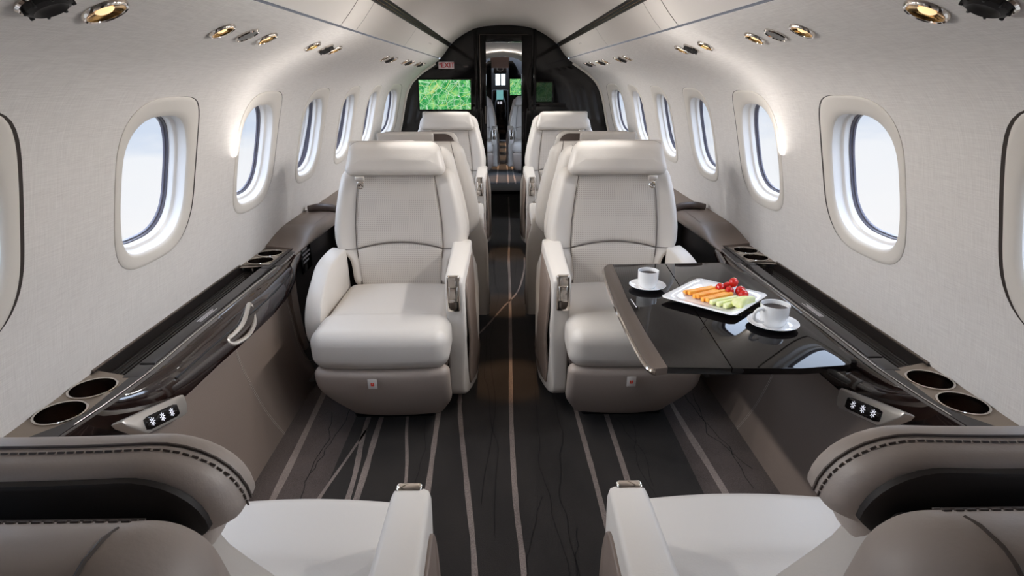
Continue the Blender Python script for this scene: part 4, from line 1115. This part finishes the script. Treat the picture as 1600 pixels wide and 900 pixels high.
# cockpit bulkhead and cockpit
YC = 14.2
m = B()
cb = [(x * .64 if z > 1.0 else x, z * .985) for x, z in FPc]
def chalf(z): return interp([(0, 1.0), (1.0, .80), (1.3, .55), (1.5, .40), (1.62, .34), (1.72, .26), (1.77, .17)], z)
zz = [1.77 * i / 30 for i in range(31)]
m.grid([[(-chalf(z) - .04, YC, z), (-.24, YC, z)] for z in zz if chalf(z) > .2]); m.grid([[(.145, YC, z), (chalf(z) - .04, YC, z)] for z in zz if chalf(z) > .2])
tag(m.build('wall_cockpit', M['black_panel'], smooth=False), 'black cockpit bulkhead at the far end of the aisle', 'bulkhead', kind='structure')
m = B().grid([[(x, y, z) for x in (-.26, -.05, .16)] for y, z in ((YC, 1.79), (YC + .02, 1.6), (YC + .05, 1.56))])
tag(m.build('trim_cockpit_header', M['brown_panel']), 'pinkish header panel above the cockpit opening', 'header panel', kind='structure')
m = B().grid([[(x, YC + .5, z) for x in (-.6, .6)] for z in (0, 1.9)]); 
tag(m.build('wall_nose', M['black_matte'], smooth=False), 'dark cockpit interior wall at the very front', 'wall', kind='structure')
k = empty('cockpit_window', (-.04, YC + .42, 1.32), 'pair of bright cockpit windscreen panes with a dark post between', 'window')
for dx in (-.062, .062):
    B().rbox((dx, 0, 0), (.098, .02, .25), .012, 3).build('pane', M['cockpit_light'], k)
B().rbox((0, -.01, 0), (.024, .03, .27), .006, 2).build('post', M['black_matte'], k)
k = empty('overhead_console', (-.045, YC + .12, 1.52), 'dark overhead cockpit console with round dial above the windscreen', 'console')
B().rbox((0, 0, 0), (.33, .10, .17), .05, 4).build('body', M['charcoal'], k); B().tube([(.07 * math.cos(t), -.055, .02 + .04 * math.sin(t)) for t in [2 * PI * i / 20 for i in range(20)]], .006, 6, True).build('dial', M['satin_metal'], k)
k = empty('cockpit_pedestal', (-.05, YC + .15, 0), 'dark cockpit centre pedestal with teal display and white keys', 'console')
B().rbox((0, 0, .55), (.36, .14, 1.1), .03, 3).build('body', M['black_gloss'], k)
B().rbox((-.005, -.08, .99), (.15, .02, .20), .006, 2).build('display', M['teal'], k)
B().rbox((-.04, -.08, .82), (.035, .02, .05), .004, 2).rbox((.02, -.08, .82), (.045, .02, .055), .004, 2).build('key_lights', M['icon'], k)
screen(.175, .42, .99, 1.33, YC - .04, M['screen'], 'small green map screen far through the doorway', 'wall_screen')

# aft end behind the camera
m = B().grid([[(x, YA, z) for x in (-1.2, 1.2)] for z in (0, 1.85)])
tag(m.build('wall_back', M['ceil'], smooth=False), 'plain ivory wall closing the rear of the cabin behind the viewpoint', 'wall', kind='structure')

# ------------------------------------------------------------------ light
def area(name, loc, direc, sx, sy, power, col=(1, .95, .9)):
    l = bpy.data.lights.new(name, 'AREA'); l.shape = 'RECTANGLE'; l.size = sx; l.size_y = sy; l.energy = power; l.color = col
    o = bpy.data.objects.new(name, l); COL.objects.link(o); o.location = loc
    o.rotation_euler = Vector(direc).to_track_quat('-Z', 'Y').to_euler(); return o
def spot(name, loc, target, power, ang, blend=.6, col=(1, .8, .6), rad=.02):
    l = bpy.data.lights.new(name, 'SPOT'); l.energy = power; l.spot_size = math.radians(ang); l.spot_blend = blend; l.color = col; l.shadow_soft_size = rad
    o = bpy.data.objects.new(name, l); COL.objects.link(o); o.location = loc
    o.rotation_euler = (Vector(target) - Vector(loc)).to_track_quat('-Z', 'Y').to_euler(); return o
for side in (-1, 1):
    for y in (2.3,):       # cove lamps in the ceiling slots washing up across the arch
        o = area('cove_lamp', (side * .468, y, 1.60), (-side * .33, 0, .94), .025, 6.4, 5.5)
    for y in (1.107, 1.552, 1.838, 2.273, 2.57, 3.65, 3.95, 4.40, 4.72, 5.05, 5.37):
        spot('reading_lamp_beam', (side * .655, y, 1.43), (-side * .75, y - .02, .78), 14, 104, 1.0, (1, .98, .962))
for y in (2.55, 3.55, 5.9, 4.7):
    spot('aisle_downlight_beam', (0, y + .05, 1.79), (0, y, 0), 55, 16, .7, (1, .62, .34))
for y in (8.6, 9.8, 11.0, 12.2, 13.3):
    spot('forward_downlight_beam', (0, y, 1.78), (0, y, 0), 190, 26, .7, (1, .66, .4))
for y in (11.1,):
    for side in (-1, 1): area('forward_fill', (side * .44, y, 1.60), (-side * .33, 0, .94), .03, 6.0, 16)  # fill strips added to brighten the forward cabin, which has no windows built
# daylight portals in the window openings
for side in (-1, 1):
    for yc in WC:
        p = Vector(W(side, yc, TZ, .11)); o = area('window_portal', p, (-side, 0, -.18), .30, .38, 1.0)
        o.data.cycles.is_portal = True

w = bpy.data.worlds.new('sky'); scene.world = w; w.use_nodes = True; nt = w.node_tree; nt.nodes.clear()
out = nt.nodes.new('ShaderNodeOutputWorld'); bg = nt.nodes.new('ShaderNodeBackground'); tc = nt.nodes.new('ShaderNodeTexCoord')
sp = nt.nodes.new('ShaderNodeSeparateXYZ'); nt.links.new(tc.outputs['Generated'], sp.inputs[0])
mr = nt.nodes.new('ShaderNodeMapRange'); mr.inputs[1].default_value = -.34; mr.inputs[2].default_value = .06
nt.links.new(sp.outputs['Z'], mr.inputs[0])
rp = nt.nodes.new('ShaderNodeValToRGB'); e = rp.color_ramp.elements
e[0].position = 0; e[0].color = rgb(226, 232, 238); e[1].position = 1; e[1].color = rgb(196, 212, 236)
x_ = e.new(.35); x_.color = rgb(250, 250, 252); x_ = e.new(.62); x_.color = rgb(244, 247, 252); x_ = e.new(.74); x_.color = rgb(214, 226, 244)
n = nt.nodes.new('ShaderNodeTexNoise'); n.inputs['Scale'].default_value = 5; n.inputs['Detail'].default_value = 6
mp = nt.nodes.new('ShaderNodeMapping'); mp.inputs['Scale'].default_value = (1, 1, 3.5); nt.links.new(tc.outputs['Generated'], mp.inputs[0]); nt.links.new(mp.outputs[0], n.inputs['Vector'])
ad = nt.nodes.new('ShaderNodeMath'); ad.operation = 'MULTIPLY_ADD'; ad.inputs[1].default_value = .45; ad.inputs[2].default_value = -.22
nt.links.new(n.outputs['Fac'], ad.inputs[0]); a2 = nt.nodes.new('ShaderNodeMath'); a2.operation = 'ADD'
nt.links.new(ad.outputs[0], a2.inputs[0]); nt.links.new(mr.outputs[0], a2.inputs[1]); nt.links.new(a2.outputs[0], rp.inputs[0])
nt.links.new(rp.outputs[0], bg.inputs[0])
st = nt.nodes.new('ShaderNodeMapRange'); st.interpolation_type = 'SMOOTHSTEP'
st.inputs[1].default_value = -.01; st.inputs[2].default_value = .16; st.inputs[3].default_value = .98; st.inputs[4].default_value = 9.0
nt.links.new(sp.outputs['Z'], st.inputs[0]); nt.links.new(st.outputs[0], bg.inputs[1])
nt.links.new(bg.outputs[0], out.inputs[0])

# ------------------------------------------------------------------ camera
cam = bpy.data.cameras.new('camera'); co = bpy.data.objects.new('camera', cam); COL.objects.link(co)
cam.sensor_width = 36; cam.lens = 940 / 1600 * 36; cam.clip_start = .02; cam.clip_end = 100
p_, yw, rl = math.radians(19.236), math.radians(.987), math.radians(-.095)
F = Vector((math.sin(yw) * math.cos(p_), math.cos(yw) * math.cos(p_), -math.sin(p_)))
R0 = Vector((math.cos(yw), -math.sin(yw), 0)); U0 = R0.cross(F)
Rr = R0 * math.cos(rl) + U0 * math.sin(rl); Ur = -R0 * math.sin(rl) + U0 * math.cos(rl)
co.matrix_world = Matrix(((Rr.x, Ur.x, -F.x, -.034), (Rr.y, Ur.y, -F.y, 0), (Rr.z, Ur.z, -F.z, 1.35), (0, 0, 0, 1)))
scene.camera = co
scene.view_settings.view_transform = 'Standard'; scene.view_settings.look = 'None'; scene.view_settings.gamma = 1
scene.view_settings.use_curve_mapping = False
scene.view_settings.exposure = 0.0
scene.cycles.use_denoising = True
scene.cycles.max_bounces = 10; scene.cycles.diffuse_bounces = 6; scene.cycles.glossy_bounces = 4; scene.cycles.transparent_max_bounces = 8
scene.cycles.sample_clamp_indirect = 6; scene.cycles.caustics_reflective = False; scene.cycles.caustics_refractive = False
